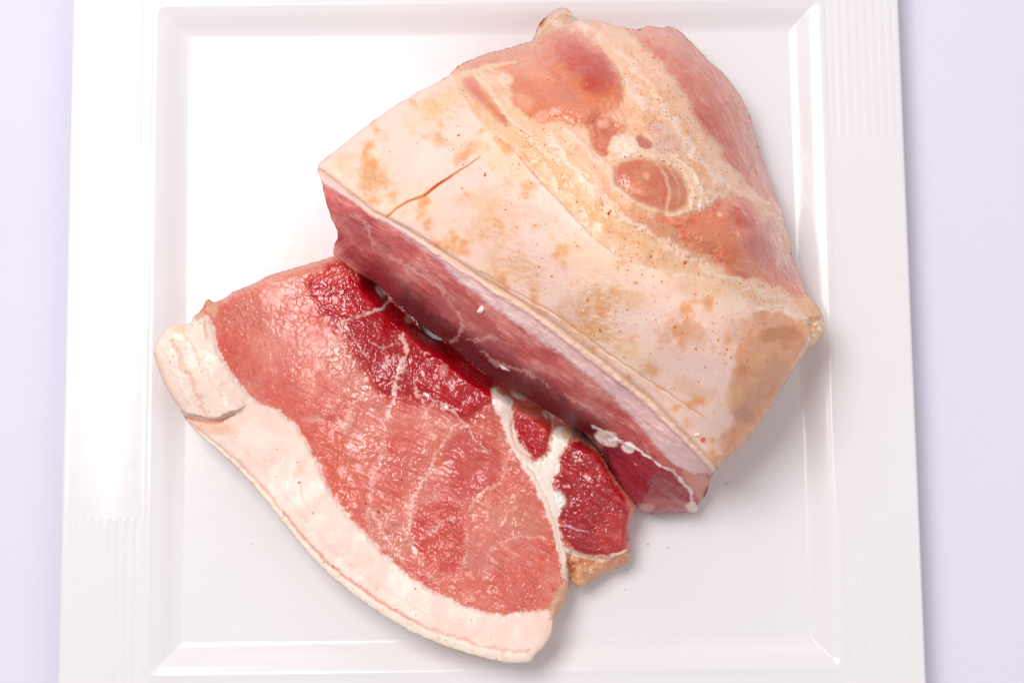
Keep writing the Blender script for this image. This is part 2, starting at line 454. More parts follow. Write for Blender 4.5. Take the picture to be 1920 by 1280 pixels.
# ================================================================== PLATE
def make_plate():
    root = empty('plate', (0, 0, TZ), 'large square white glazed plate with a wide fluted rim under the raw pork', 'plate')
    a = math.radians(0.65); ca, sa = math.cos(a), math.sin(a)
    H = 0.0048
    def loc(px, py, z):
        p = P(px, py, z); return p[0] * ca + p[1] * sa, -p[0] * sa + p[1] * ca
    xl = loc(121, 640, H)[0]; xr = loc(1712, 640, H)[0]
    il = loc(292, 640, H)[0]; ir = loc(1553, 640, H)[0]
    it = loc(920, 10, H)[1]; ib = loc(925, 1252, H)[1]
    yt = it + (xr - ir); yb = ib - (xr - ir)
    print('plate', xl, xr, il, ir, it, ib)
    px_ = UNIT
    def axis(lo, hi, a0, a1, fine_lo, fine_hi):
        v = []
        v += list(np.linspace(lo, lo + 8 * px_, 9))
        v += list(np.arange(lo + 10 * px_, a0 - 6 * px_, 1.6 * px_ if fine_lo else 10 * px_))
        v += list(np.arange(a0 - 6 * px_, a0 + 62 * px_, 2 * px_))
        v += list(np.arange(a0 + 62 * px_, a1 - 62 * px_, 12 * px_))
        v += list(np.arange(a1 - 62 * px_, a1 + 6 * px_, 2 * px_))
        v += list(np.arange(a1 + 8 * px_, hi - 8 * px_, 1.6 * px_ if fine_hi else 10 * px_))
        v += list(np.linspace(hi - 8 * px_, hi, 9))
        return np.unique(np.round(v, 7))
    xs = axis(xl, xr, il, ir, True, True)
    ys = axis(yb, yt, ib, it, False, False)
    # panel edges in y, extra rows there
    pt = loc(1630, 262, H)[1]; pb = loc(1650, 958, H)[1]
    ys = np.unique(np.round(np.concatenate([ys, np.linspace(pt - 8 * px_, pt + 8 * px_, 13), np.linspace(pb - 8 * px_, pb + 8 * px_, 13)]), 7))
    X, Y = np.meshgrid(xs, ys)
    # well: rounded-square distance inwards from the inner rim edge
    r = 14 * px_
    cx, cy = (il + ir) / 2, (ib + it) / 2; hx, hy = (ir - il) / 2, (it - ib) / 2
    qx = np.abs(X - cx) - (hx - r); qy = np.abs(Y - cy) - (hy - r)
    d = -(np.hypot(np.maximum(qx, 0), np.maximum(qy, 0)) + np.minimum(np.maximum(qx, qy), 0) - r)   # + inside
    w = 52 * px_
    t = np.clip(d / w, 0, 1)
    wall = 1 - (t * 0.3 + 0.7 * sst(0, 1, t))
    Z = np.where(d > 0, H * wall, H)
    Z = Z - 0.0005 * sst(0, 1, d / (60 * px_)) * 0 
    # soft lip along the inner edge
    Z = Z + 0.0005 * np.exp(-((d + 7 * px_) / (7 * px_)) ** 2)
    # gently dished floor and rim
    Z += 0.0006 * sst(0.0, 1.0, 1 - np.clip(d, 0, 0.09) / 0.09) * (d > 0) * sst(0, 1, d / w)
    rimmask = (d < -10 * px_)
    corner = (sst(pt - 3 * px_, pt + 3 * px_, Y) + 1 - sst(pb - 3 * px_, pb + 3 * px_, Y))
    side = (X < il - 12 * px_) | (X > ir + 12 * px_)
    e = np.minimum(np.minimum(X - xl, xr - X), np.minimum(Y - yb, yt - Y))     # distance from the outer edge
    # fluted corner panels
    per = 16.2 * px_
    u = np.where(X < 0, (il - 14 * px_) - X, X - (ir + 14 * px_))
    panw = (xr - ir) - 26 * px_
    rib = 0.5 - 0.5 * np.cos(2 * math.pi * u / per)
    inpan = sst(0, 2 * px_, u) * sst(0, 2 * px_, panw - u)
    Z += side * corner * inpan * (0.00015 * rib ** 0.7 - 0.00012)
    # top and bottom rims carry the same flutes running across, near the corners
    tb = ((Y > it + 12 * px_) | (Y < ib - 12 * px_)) & ~side
    v = np.where(Y < 0, (ib - 14 * px_) - Y, Y - (it + 14 * px_))
    endx = (sst(ir - 0.075, ir - 0.0735, X) + 1 - sst(il + 0.0735, il + 0.075, X))
    ribv = 0.5 - 0.5 * np.cos(2 * math.pi * v / per)
    Z += tb * endx * sst(0, 2 * px_, v) * sst(0, 2 * px_, panw - v) * (0.00015 * ribv ** 0.7 - 0.00012)
    Z += rimmask * 0.0005 * np.sin(np.clip(-d / (xr - ir), 0, 1) * math.pi)
    # rounded outer edge
    Z -= 0.0016 * (1 - np.sqrt(np.clip(1 - (1 - np.clip(e / (7 * px_), 0, 1)) ** 2, 0, 1)))
    Z += 0.00012 * fbm(X / px_, Y / px_, 260, 2, 5)
    # rounded outer corners by pulling the outline in
    rc = 0.006
    wx = X; wy = Y
    WX = wx * ca - wy * sa; WY = wx * sa + wy * ca
    V = np.stack([WX, WY, Z], -1).reshape(-1, 3)
    ny, nx = X.shape; idx = np.arange(ny * nx).reshape(ny, nx)
    Q = np.stack([idx[:-1, :-1], idx[:-1, 1:], idx[1:, 1:], idx[1:, :-1]], -1).reshape(-1, 4)
    dc = d[:-1, :-1].ravel(); uc = (u[:-1, :-1]).ravel(); sd = side[:-1, :-1].ravel(); yc = Y[:-1, :-1].ravel(); xc = X[:-1, :-1].ravel()
    lab = np.where(dc > 0, 0, 1)
    pan = sd & (uc > 0) & (uc < panw) & ((yc > pt) | (yc < pb))
    lab = np.where(pan, 2 + (xc > 0) * 1 + (yc < 0) * 2, lab)
    # outer wall and underside foot
    ring = np.concatenate([idx[0, :], idx[1:, -1], idx[-1, -2::-1], idx[-2:0:-1, 0]])
    base = V[ring]; n0 = len(V); Vs = [V]; Qs = [Q]; Ls = [lab]; prev = ring
    cen = np.array([0, 0, 0])
    prof = [(0.0, 0.0025), (0.0008, 0.0042), (0.010, 0.0060), (0.030, 0.0175), (0.045, 0.0207)]
    for k, (ins, dn) in enumerate(prof):
        R = base.copy(); sx = np.sign(xs[-1]) 
        lx = base[:, 0] * ca + base[:, 1] * sa; ly = -base[:, 0] * sa + base[:, 1] * ca
        mx, my = (xl + xr) / 2, (yb + yt) / 2
        fx = 1 - ins / ((xr - xl) / 2); fy = 1 - ins / ((yt - yb) / 2)
        lx = mx + (lx - mx) * fx; ly = my + (ly - my) * fy
        R[:, 0] = lx * ca - ly * sa; R[:, 1] = lx * sa + ly * ca; R[:, 2] = H - dn - 0.0002
        cur = n0 + k * len(ring) + np.arange(len(ring))
        Vs.append(R); nxt = np.roll(cur, -1); pn = np.roll(prev, -1)
        Qs.append(np.stack([prev, cur, nxt, pn], 1)); Ls.append(np.full(len(ring), 1)); prev = cur
    V = np.concatenate(Vs); Q = np.concatenate(Qs); lab = np.concatenate(Ls)
    N = vert_normals(V, Q)
    C = np.tile(lin('e8e4e6'), (len(V), 1))
    # faint yellow smear of juice on the floor
    xx = V[:, 0] / px_; yy = V[:, 1] / px_
    g = np.exp(-(((xx + 390) / 55) ** 2 + ((yy - 165) / 38) ** 2)) * (0.6 + 0.9 * fbm(xx, yy, 30, 3, 8))
    g = np.clip(g, 0, 1) * 0.6
    C += (lin('e6d8bc') - C) * g[:, None]
    W = np.zeros(len(V))
    names = [('well', None), ('rim', None), ('fluted_panel', None), ('fluted_panel', None), ('fluted_panel', None), ('fluted_panel', None)]
    for k, (nm, lb) in enumerate(names):
        mesh_from(nm, V, Q[lab == k], M['glaze'], root, N, C, W)
    return root

M['glaze'] = surface_mat('white_glaze', rough=0.15, rough_var=0.03, tint=0.008, tint_scale=30, bumps=((45, 0.12, 0.0006),), spec=0.32)
make_plate()

# ================================================================== JOINT (large piece)
CREASE = [(588, 310), (640, 350), (700, 398), (722, 408), (780, 440), (840, 480), (900, 517), (960, 556), (1020, 592), (1080, 638),
          (1150, 692), (1220, 748), (1275, 805), (1318, 850), (1345, 880)]
BOTTOM = [(628, 482), (665, 508), (705, 530), (740, 563), (790, 610), (850, 652), (905, 698), (945, 720), (1000, 752), (1060, 792), (1108, 818),
          (1128, 850), (1150, 905), (1175, 945), (1200, 958), (1228, 966), (1285, 961), (1308, 962)]
def make_joint():
    out = [(592, 312), (612, 295), (640, 275), (680, 240), (740, 198), (790, 170), (838, 146), (850, 130), (890, 108), (930, 95), (985, 82), (998, 76),
           (1006, 52), (1022, 33), (1045, 15), (1066, 16), (1078, 38), (1098, 38), (1130, 41), (1165, 52), (1200, 56), (1215, 47), (1240, 53), (1257, 48),
           (1287, 68), (1320, 105), (1350, 130), (1376, 160), (1400, 200), (1408, 225), (1420, 270), (1434, 310), (1452, 360), (1468, 395), (1474, 430),
           (1488, 462), (1482, 476), (1496, 505), (1508, 535), (1513, 552), (1534, 574), (1547, 598), (1546, 622), (1530, 645), (1513, 653), (1498, 678),
           (1480, 705), (1460, 738), (1435, 780), (1408, 818), (1384, 842), (1360, 860), (1347, 876), (1333, 890), (1326, 925), (1308, 942), (1309, 963),
           (1285, 961), (1250, 962), (1228, 966), (1200, 958), (1175, 945), (1150, 905), (1128, 850), (1108, 818), (1060, 792), (1000, 752), (945, 720),
           (905, 698), (850, 652), (790, 610), (740, 563), (705, 530), (665, 508), (628, 482), (624, 462), (637, 441), (622, 412), (609, 372), (605, 342)]
    s = Sheet(out, 1.6, rag=((26, 2.2), (8, 1.4)), seed=3)
    x, y = s.x, s.y
    top = tps([(592, 312, .040), (700, 398, .050), (840, 480, .060), (960, 556, .064), (1080, 638, .064), (1220, 748, .056), (1342, 880, .040),
               (700, 225, .044), (838, 146, .044), (820, 300, .064), (950, 330, .078), (900, 170, .060), (985, 82, .040), (1100, 40, .036),
               (1050, 110, .058), (1120, 150, .068), (1200, 56, .034), (1287, 68, .026), (1240, 160, .062), (1330, 200, .048), (1400, 200, .022),
               (1434, 310, .020), (1380, 300, .045), (1150, 250, .078), (1220, 340, .082), (1320, 330, .068), (1488, 465, .022), (1420, 420, .055),
               (1100, 420, .088), (1200, 500, .086), (1330, 480, .074), (1080, 540, .080), (1250, 640, .076), (1400, 590, .066), (1513, 552, .030),
               (1547, 600, .034), (1500, 670, .040), (1440, 690, .056), (1435, 780, .040), (1360, 780, .052), (1384, 842, .036), (1300, 720, .064)])
    z = top(x, y)
    # cut face: slopes from the crease down to the plate
    face_poly = CREASE + [(1365, 892), (1350, 930), (1335, 985)] + [(a - 22, b + 28) for a, b in BOTTOM[::-1]] + [(600, 480), (605, 441), (592, 412), (575, 372), (570, 312)]
    cx, cy = s.wxy(3.0, 1.0)
    fd = sdf(cx, cy, face_poly)
    dC, tC, nx_, ny_ = pline(cx, cy, CREASE)
    BB = [(600, 345), (609, 372), (622, 412), (634, 441), (624, 462)] + BOTTOM
    dB, tB, bx, by = pline(x, y, BB[4:] + [(1312, 950), (1330, 905)])
    zc = top(nx_, ny_)
    zb = np.interp((x - 628) * .78 + (y - 482) * .62, [0, 440, 560, 660, 780], [.024, .026, .020, .012, .009])
    t = np.clip(dC / (dC + dB + 1e-6), 0, 1)
    zf = zc * (1 - t) + zb * t + 0.004 * np.sin(t * math.pi)
    infa = fd > 0
    s.z = np.where(infa, zf, z)
    # rounded crease
    dcl = np.where(np.abs(fd) < 20, pline(x, y, CREASE)[0], 99)
    s.z -= 0.0016 * np.exp(-(dcl / 5.0) ** 2)
    # back silhouette rounding
    def round_edge(pts, r, drop):
        d = pline(x, y, pts)[0]
        k = np.clip(1 - d / r, 0, 1) * .95
        s.z -= drop * (1 - np.sqrt(np.clip(1 - k * k, 0, 1))) * (~infa)
    round_edge(out[6:39], 46, .013)
    round_edge(out[0:7], 14, .0035)
    round_edge(out[39:54], 18, .006)
    # lower muscle bottom edge rounding
    d = pline(x, y, [(1130, 850), (1150, 905), (1175, 945), (1200, 958), (1228, 966), (1285, 961), (1308, 962)])[0]
    k = np.clip(1 - d / 16, 0, 1) * .95; s.z -= .006 * (1 - np.sqrt(np.clip(1 - k * k, 0, 1)))
    # ---------------- parts and paint
    p_rind = s.part('rind', 'rind'); p_cap = s.part('fat_cap', 'cap', 'cream fat between the rind and the muscles, dotted with spice')
    p_fatl = s.part('fat_layer', 'fat', 'pinkish white fat layer along the top of the cut face')
    p_cut = s.part('cut_face', 'lean_cut', 'rose lean cut face of the joint')
    p_m = [s.part('muscle', 'muscle', l) for l in ('reddish muscle at the far left shoulder of the joint', 'narrow pink muscle wedge next to the rind edge',
           'small pink muscle above the oval muscle', 'oval muscle end ringed by white membrane', 'long rounded muscle on the far right side',
           'reddish orange muscle beside the right rim', 'dark red muscle sticking out at the lower end of the cut face')]
    p_flap = s.part('meat_flap', 'muscle', 'loose tan flap at the far edge'); p_knob = s.part('fat_knob', 'cap', 'wrinkled fat knob at the right corner')
    p_seam = s.part('fat_seam', 'fat'); p_edge = s.part('rind_edge', 'rind', 'cream cut edge of the rind')
    s.lab[:] = p_cap
    s.c[:] = lin('f7cfae')
    capn = fbm(x, y, 70, 4, 77); cap2 = fbm(x, y, 22, 3, 78)
    rx, ry = rot(x, y, 40); str_ = fbm(rx * 0.25, ry, 9, 3, 79)
    s.c += (lin('e6a066') - s.c) * (sst(0.0, 0.45, capn + 0.3 * cap2) * 0.5)[..., None]
    s.c += (lin('fde5d6') - s.c) * (sst(0.0, 0.5, str_) * 0.55)[..., None]
    rindp = [(560, 310), (640, 262), (740, 180), (838, 132), (852, 148), (870, 178), (898, 226), (930, 255), (965, 282), (990, 315), (1018, 345), (1050, 378), (1090, 420),
             (1140, 470), (1200, 500), (1255, 510), (1310, 515), (1365, 535), (1410, 568), (1428, 580), (1470, 578), (1500, 590), (1520, 612), (1508, 665), (1560, 700),
             (1440, 880), (1350, 900)] + CREASE[::-1]
    dr = s.poly(rindp, None, warp=3, fwarp=1, part=p_rind)
    rm = sst(-3, 3, dr)
    # rind colours: pink white skin, cream and tan marinade
    c = np.empty_like(s.c); c[:] = lin('fbdccf')
    def mixc(c, h, w): return c + (lin(h) - c) * np.clip(w, 0, 1)[..., None]
    a1 = fbm(x, y, 150, 4, 11); a2 = fbm(x, y, 60, 4, 12); a3 = fbm(x, y, 24, 3, 13)
    c = mixc(c, 'fce0cb', sst(-0.1, 0.3, a1 + 0.3 * a2))
    c = mixc(c, 'f3bf8e', sst(0.02, 0.5, a2 + 0.35 * a3) * 0.6)
    c = mixc(c, 'e8a468', sst(0.2, 0.7, a2 + 0.5 * a3 + 0.1 * a1) * 0.6)
    s.c = s.c + (c - s.c) * rm[..., None]
    rmb = rm
    for (bx_, by_, rx_, ry_, an, col, al) in [
        (700, 335, 38, 26, 40, 'dfa873', .75), (690, 270, 12, 8, 0, 'dd9d6a', .5), (840, 185, 60, 24, -25, 'edc795', .6), (925, 440, 38, 60, 20, 'ebc396', .65), (905, 390, 26, 40, 10, 'efcda4', .6),
        (975, 505, 38, 22, 10, 'ebc396', .65), (1090, 480, 70, 26, 20, 'f3d8b2', .5), (1130, 565, 70, 22, -10, 'e9b987', .6), (1100, 610, 40, 22, 35, 'e6ad74', .6),
        (1280, 625, 42, 26, 0, 'dba074', .75), (1300, 540, 40, 16, 0, 'e8c09c', .5), (1220, 693, 18, 14, 0, 'e2b173', .8), (1300, 730, 36, 16, 20, 'e6bd98', .6), (1160, 640, 50, 16, 38, 'f0cfa0', .6),
        (1385, 620, 34, 22, 0, 'dca988', .5), (940, 300, 44, 26, 40, 'efcfa6', .7), (870, 270, 40, 18, -20, 'f4dcc4', .5), (800, 215, 40, 20, -30, 'efd0a8', .5), (1010, 400, 40, 14, 30, 'f4c9b4', .5),
        (650, 300, 24, 12, -30, 'ecc59a', .5), (1200, 560, 30, 14, 0, 'f0cfae', .5)]:
        s.blob(bx_, by_, rx_ * 1.15, ry_ * 1.15, an, col, al, only=rmb, soft=.8, warp=.9)
    s.c += (lin('ee9a58') - s.c) * (rmb * sst(.08, .75, a2 + .5 * a3) * .5)[..., None]
    s.blob(800, 300, 60, 26, -35, 'fce2da', .7, only=rmb, soft=.9); s.blob(900, 470, 20, 60, 40, 'fbdfd8', .7, only=rmb, soft=.9)
    s.blob(1180, 600, 46, 30, 30, 'fcdfd8', .7, only=rmb, soft=.9); s.blob(1330, 680, 50, 46, 30, 'fadcd2', .7, only=rmb, soft=.9); s.blob(860, 350, 40, 20, -30, 'fbe0d8', .6, only=rmb, soft=.9)
    s.blob(1010, 450, 40, 20, 30, 'f8e4dc', .6, only=rmb)
    # tan wet corner of the rind
    tan = [(1424, 588), (1462, 582), (1500, 594), (1522, 615), (1508, 670), (1465, 742), (1410, 822), (1345, 890), (1330, 862), (1362, 812), (1372, 775), (1378, 730), (1374, 700), (1384, 655), (1402, 615)]
    s.poly(tan, 'e0a276', soft=13, warp=26, fwarp=5, a=.85, wet=0.5)
    s.c += (lin('cc8450') - s.c) * (sst(-10, 20, sdf(x, y, tan)) * sst(0, .4, fbm(x, y, 34, 4, 71)) * .55)[..., None]
    s.c += (lin('f0be92') - s.c) * (sst(-10, 20, sdf(x, y, tan)) * sst(0.05, .4, fbm(x, y, 46, 4, 72)) * .6)[..., None]
    s.z += .0008 * sst(-10, 20, sdf(x, y, tan)) * fbm(x, y, 44, 3, 73)
    s.blob(1455, 625, 36, 14, -10, 'c98a58', .8, only=rmb); s.blob(1430, 675, 22, 18, 0, 'e2b78c', .7, only=rmb); s.blob(1410, 750, 20, 50, 30, 'd2a184', .6, only=rmb)
    s.blob(1395, 775, 26, 16, 40, 'b98a78', .5, only=rmb); s.blob(1460, 700, 24, 30, 30, 'd4a385', .6, only=rmb); s.blob(1376, 745, 18, 28, 0, 'ecc08c', .6, only=rmb)
    # raised edge of the rind against the fat: light lip
    lip = [(852, 148), (870, 178), (898, 226), (930, 255), (965, 282), (990, 315), (1018, 345), (1050, 378), (1090, 420), (1140, 470), (1200, 500), (1255, 510), (1310, 515), (1365, 535), (1410, 568), (1428, 580), (1470, 578), (1500, 590), (1520, 610)]
    s.z += 0.0016 * sst(-1, 4, dr)
    s.line(lip[9:], 'f8e6d8', 5, 4, 6, warp=3, fwarp=1, a=.8)
    s.line([(1428, 578), (1470, 574), (1505, 592), (1528, 612)], 'f6dcc8', 5, 8, 5, h=.0012, a=.9)
    s.line([(905, 185), (960, 245), (1010, 300), (1060, 350), (1130, 410), (1200, 455), (1270, 500), (1330, 535), (1420, 555)], 'f0cda0', 24, 30, 20, soft=14, a=.55, warp=10)
    # shelf line parallel to the crease on the rind
    shelf = [(900, 508), (960, 545), (1040, 588), (1100, 632), (1160, 676), (1230, 722), (1290, 762), (1322, 785)]
    s.line(shelf, 'e0b08c', 3, 4, 2, soft=2.5, warp=3, fwarp=1, h=-.0006, a=.6)
    s.line([(1236, 597), (1270, 580), (1300, 572)], 'e9c19c', 2, 2, 1, a=.6)
    s.line([(1390, 655), (1380, 690), (1378, 735), (1384, 790)], 'd8a070', 6, 10, 6, soft=6, a=.35)
    # score cut
    cut = [(724, 409), (742, 392), (765, 378), (795, 368), (822, 346), (850, 328), (878, 310), (900, 294)]
    s.line(cut, 'e8924e', 3, 5.5, 1, soft=1.3, warp=0.8, fwarp=0.5, h=-.0009)
    s.line(cut[3:6], 'cc4c1c', 2, 4, 1.5, soft=1.2, warp=0.8, fwarp=0.5)
    s.z += 0.0007 * fbm(x, y, 80, 2, 21) * rm + 0.00008 * fbm(x, y, 12, 2, 22) * rm
    # ---------------- muscles
    def muscle(i, pts, col, col2, h=.0012, hb=14, groove=.0008, n=50, warp=11, fw=5, soft=8):
        before = s.lab.copy()
        d = s.poly(pts, col, soft=soft, warp=warp, fwarp=fw, part=i, h=h * .8, hb=hb * 1.3, groove=groove * .4, gw=7, wet=0.3)
        bad = (s.lab == i) & ((before == p_rind)); s.lab[bad] = p_rind
        w = sst(-soft, soft, d)
        v = fbm(x, y, n, 4, 200 + i)
        s.c += (lin(col2) - s.c) * (w * sst(-.05, .4, v) * .75)[..., None]
        return w, v
    A = [(838, 142), (880, 108), (940, 86), (1000, 70), (1045, 54), (1078, 58), (1112, 76), (1140, 112), (1166, 145), (1172, 180), (1150, 205), (1122, 222), (1100, 240), (1050, 226), (1000, 230), (975, 206), (958, 176), (952, 145), (930, 124), (890, 126)]
    w, v = muscle(p_m[0], A, 'd88a6a', 'e4a284', h=.0012, hb=20)
    s.blob(1095, 118, 62, 34, 35, 'c2503a', .85, warp=.4); s.blob(1120, 150, 34, 30, 30, 'b84838', .7); s.blob(1075, 200, 60, 22, 15, 'd89686', .6)
    s.blob(1000, 130, 40, 22, 30, 'e0a286', .6); s.blob(1060, 175, 24, 16, 0, 'cf8f83', .8)
    s.line([(905, 130), (960, 150), (1010, 185), (1070, 215), (1100, 225)], 'd48e76', 5, 7, 4, soft=4, a=.4, h=-.0004)
    s.line([(1000, 90), (1010, 120), (1060, 155), (1080, 190)], 'cc826a', 5, 7, 4, soft=4, a=.4, h=-.0004)
    s.line([(870, 138), (920, 124), (965, 118)], 'f2d6b4', 5, 9, 5, a=.8, h=.0006)
    s.blob(948, 150, 15, 14, 0, 'f2ddc8', .9, h=.001)
    s.blob(1017, 218, 22, 12, -20, 'eab9ab', .7)  # wet highlight painted as a pale spot on the muscle
    muscle(p_m[1], [(864, 148), (888, 143), (905, 168), (926, 195), (960, 237), (940, 232), (905, 196), (880, 172)], 'd98e74', 'd07e64', h=-.0008, hb=5, warp=3, fw=2)
    s.line([(893, 143), (915, 160), (935, 195), (965, 235), (1010, 262)], 'f6e0c4', 8, 7, 4, a=.8, h=.0009)
    muscle(p_m[2], [(1105, 216), (1150, 218), (1174, 234), (1158, 262), (1145, 288), (1112, 288), (1108, 250)], 'd08472', 'c27260', h=-.001, hb=10)
    s.blob(1070, 262, 12, 22, -20, 'f2dcc4', .7, h=.001); s.blob(1132, 232, 13, 10, 0, 'e9bdb0', .8, h=.0006)  # second blob paints a glossy highlight
    s.line([(1050, 238), (1075, 250), (1100, 280), (1112, 300), (1140, 308), (1155, 330)], 'f4e4dc', 5, 8, 6, soft=4, a=.7, h=.0004)
    s.poly([(1142, 262), (1165, 252), (1195, 256), (1192, 270), (1240, 280), (1180, 295), (1140, 288)], 'f7e6d8', soft=4, a=.9, h=.0008)
    s.poly([(1205, 232), (1240, 226), (1262, 250), (1285, 280), (1262, 290), (1225, 284), (1228, 262)], 'e6c8c8', soft=8, a=.75)
    s.poly([(1192, 252), (1214, 260), (1227, 276), (1212, 283), (1195, 272)], 'c77c6c', soft=3, warp=2, a=.95)
    w, v = muscle(p_m[3], [(1148, 322), (1164, 302), (1200, 298), (1245, 306), (1280, 332), (1292, 370), (1280, 392), (1246, 396), (1200, 380), (1160, 352)], 'c87e6c', 'd89a7c', h=.0022, hb=26, groove=.0008, warp=3, fw=2)
    s.blob(1200, 352, 28, 14, 20, 'dba084', .6)
    s.line([(1232, 306), (1248, 330), (1256, 358), (1250, 396)], 'f0cdb0', 4, 6, 5, soft=2.5, a=.7, h=.0002)
    s.line([(1240, 300), (1275, 312), (1300, 350), (1298, 396), (1262, 404)], 'f5e2cf', 6, 10, 7, soft=4, a=.75, h=.0004)
    s.line([(1145, 300), (1180, 290), (1225, 292), (1270, 296), (1300, 330), (1318, 368), (1312, 400)], 'f6e3cf', 5, 7, 5, soft=4, a=.6, h=.0004)
    s.line([(1270, 290), (1305, 330), (1330, 380)], 'f0d5b8', 4, 6, 4, a=.6, h=.001)
    s.line([(1140, 318), (1152, 350), (1190, 378), (1240, 400), (1290, 410)], 'f6e4d2', 8, 7, 6, soft=4, a=.7, h=.0004)
    w, v = muscle(p_m[4], [(1165, 44), (1215, 36), (1290, 50), (1360, 110), (1420, 190), (1440, 280), (1480, 390), (1478, 425), (1452, 400), (1412, 356), (1385, 330), (1358, 292), (1340, 262), (1312, 232), (1288, 182), (1252, 130), (1205, 82)], 'd27e6a', 'dc927e', h=.001, hb=24)
    s.blob(1330, 215, 26, 60, -25, 'c45c46', .6); s.blob(1385, 290, 22, 60, -20, 'c25e4a', .6); s.blob(1250, 78, 50, 18, 25, 'dc9e88', .5)
    lx, ly = rot(x, y, 62); fibre = fbm(lx * .18, ly, 8, 3, 41)
    s.z += .0005 * fibre * w; s.c += (lin('e6b3a4') - s.c) * (w * sst(.15, .5, fibre) * .5)[..., None]
    s.line([(1270, 95), (1330, 145), (1375, 220), (1400, 300), (1440, 370)], 'c87a6a', 4, 6, 4, soft=3, a=.4, h=-.0004)
    w, v = muscle(p_m[5], [(1215, 402), (1280, 404), (1325, 392), (1362, 366), (1402, 374), (1432, 400), (1462, 436), (1494, 500), (1516, 540), (1512, 560), (1480, 552), (1440, 528), (1400, 522), (1362, 508), (1345, 490), (1300, 468), (1258, 434)], 'de957a', 'cf705a', h=.0022, hb=26)
    s.blob(1395, 405, 30, 22, 20, 'c04630', .7); s.blob(1430, 470, 40, 26, 40, 'bc5244', .6); s.blob(1340, 450, 32, 20, 20, 'dc9c80', .6); s.blob(1400, 500, 36, 14, 15, 'dd9d78', .6); s.blob(1478, 500, 18, 30, -25, 'bd6f68', .7)
    for (a_, b_, c_, d_, e_, f_, g_) in [(1225, 428, 66, 18, 25, 'dfa080', .8), (1170, 395, 40, 12, 30, 'ecb48c', .6), (1300, 470, 50, 16, 30, 'dc9878', .5), (1150, 205, 26, 20, 30, 'e3a88e', .6),
                                         (985, 190, 22, 12, 30, 'e6b8a4', .6), (1042, 208, 12, 6, 20, 'f0cfc4', .7), (1190, 357, 16, 7, 20, 'e6b6a2', .7), (1212, 330, 6, 10, -20, 'ecc4b6', .6), (1350, 402, 8, 5, 30, 'f2cfbc', .8), (1384, 440, 3, 10, 0, 'f2cfbc', .6)]:
        s.blob(a_, b_, c_, d_, e_, f_, g_, soft=.6)  # tone patches, among them pale spots that paint wet highlights
    s.line([(1215, 300), (1250, 312), (1274, 345), (1272, 385)], 'e8bfa4', 3, 4, 3, soft=2.5, a=.6, h=.0003)
    s.line([(1262, 292), (1296, 318), (1316, 355), (1312, 396)], 'fbe9da', 3, 5, 3, soft=2, a=.7, h=.0004)
    # gristly fringe over the right edge
    f1, f2 = worley(x + s.n1 * 6, y + s.n2 * 6, 13, 5)
    fr = sst(-2, 10, sdf(x + s.n1 * 8, y, [(1405, 372), (1440, 372), (1470, 398), (1492, 462), (1480, 480), (1462, 445), (1435, 402)]))
    s.z += fr * .0016 * (f2 - f1); s.c += (lin('e8c0a0') - s.c) * (fr * sst(.1, .5, f2 - f1) * .7)[..., None]
    # wrinkles in the fat cap
    capm = (s.lab == p_cap)
    wr = fbm(rx * .3, ry, 12, 3, 61)
    s.z += capm * (.0004 * (1 - np.abs(wr) * 3).clip(0, 1) * sst(-.2, .3, fbm(x, y, 60, 2, 62)) + .0006 * fbm(x, y, 44, 2, 63))
    f1, f2 = worley(x + s.n1 * 12, y + s.n2 * 12, 26, 9)
    rough_zone = sst(0, 30, sdf(x, y, [(1280, 250), (1340, 290), (1400, 360), (1360, 375), (1300, 410), (1290, 330)]))
    s.z += capm * rough_zone * .0015 * (f2 - f1)
    s.z += .0007 * fbm(x, y, 45, 3, 64) * (s.lab != p_rind)
    for q, cc, w_, al in [([(1085, 48), (1150, 80), (1215, 150), (1262, 225), (1310, 300), (1370, 350)], 'fdeadd', 12, .75), ([(1120, 60), (1190, 110), (1250, 190), (1300, 255)], 'f3b98a', 9, .6),
                          ([(1160, 130), (1200, 190), (1240, 215)], 'fcebe0', 10, .7), ([(1030, 250), (1060, 300), (1110, 350), (1150, 400), (1230, 440)], 'fdebdc', 12, .7),
                          ([(985, 262), (1040, 320), (1090, 380), (1150, 430), (1240, 480)], 'eeb27c', 10, .55), ([(1180, 420), (1260, 460), (1330, 505), (1420, 545), (1490, 570)], 'fdeadc', 9, .7),
                          ([(940, 210), (985, 250), (1030, 290)], 'fde8d8', 7, .7), ([(1300, 250), (1345, 300), (1400, 350), (1440, 375)], 'f9dcc6', 8, .6), ([(1330, 400), (1300, 380), (1320, 345)], 'fbe9dc', 8, .7),
                          ([(1290, 410), (1320, 385), (1350, 370)], 'fdf0e6', 5, .7), ([(1170, 205), (1230, 240), (1290, 300)], 'f0b688', 10, .45)]:
        k_ = s.c.copy(); s.line(q, cc, w_ * .6, w_ * 1.3, w_ * .5, soft=5, a=al, warp=14, fwarp=5, ragged=.6, h=.0003)
        s.c = np.where((s.lab == p_cap)[..., None], s.c, k_)
    # flap and knob
    s.poly([(990, 84), (1004, 52), (1022, 31), (1045, 8), (1070, 10), (1084, 40), (1060, 50), (1030, 64)], 'e0a67e', soft=2, warp=2, fwarp=1, part=p_flap, h=-.004, hb=4, wet=.4)
    s.line([(1005, 70), (1030, 40), (1055, 22), (1070, 30)], 'f0cda8', 4, 6, 3, a=.7, h=.0012, warp=2)
    s.blob(1045, 45, 12, 8, 0, 'edd0b6', .8, h=.0012)
    s.poly([(1508, 598), (1528, 590), (1560, 596), (1556, 640), (1512, 662), (1505, 650), (1520, 622)], 'f2cda6', soft=3, warp=2, fwarp=2, part=p_knob, h=-.003, hb=5)
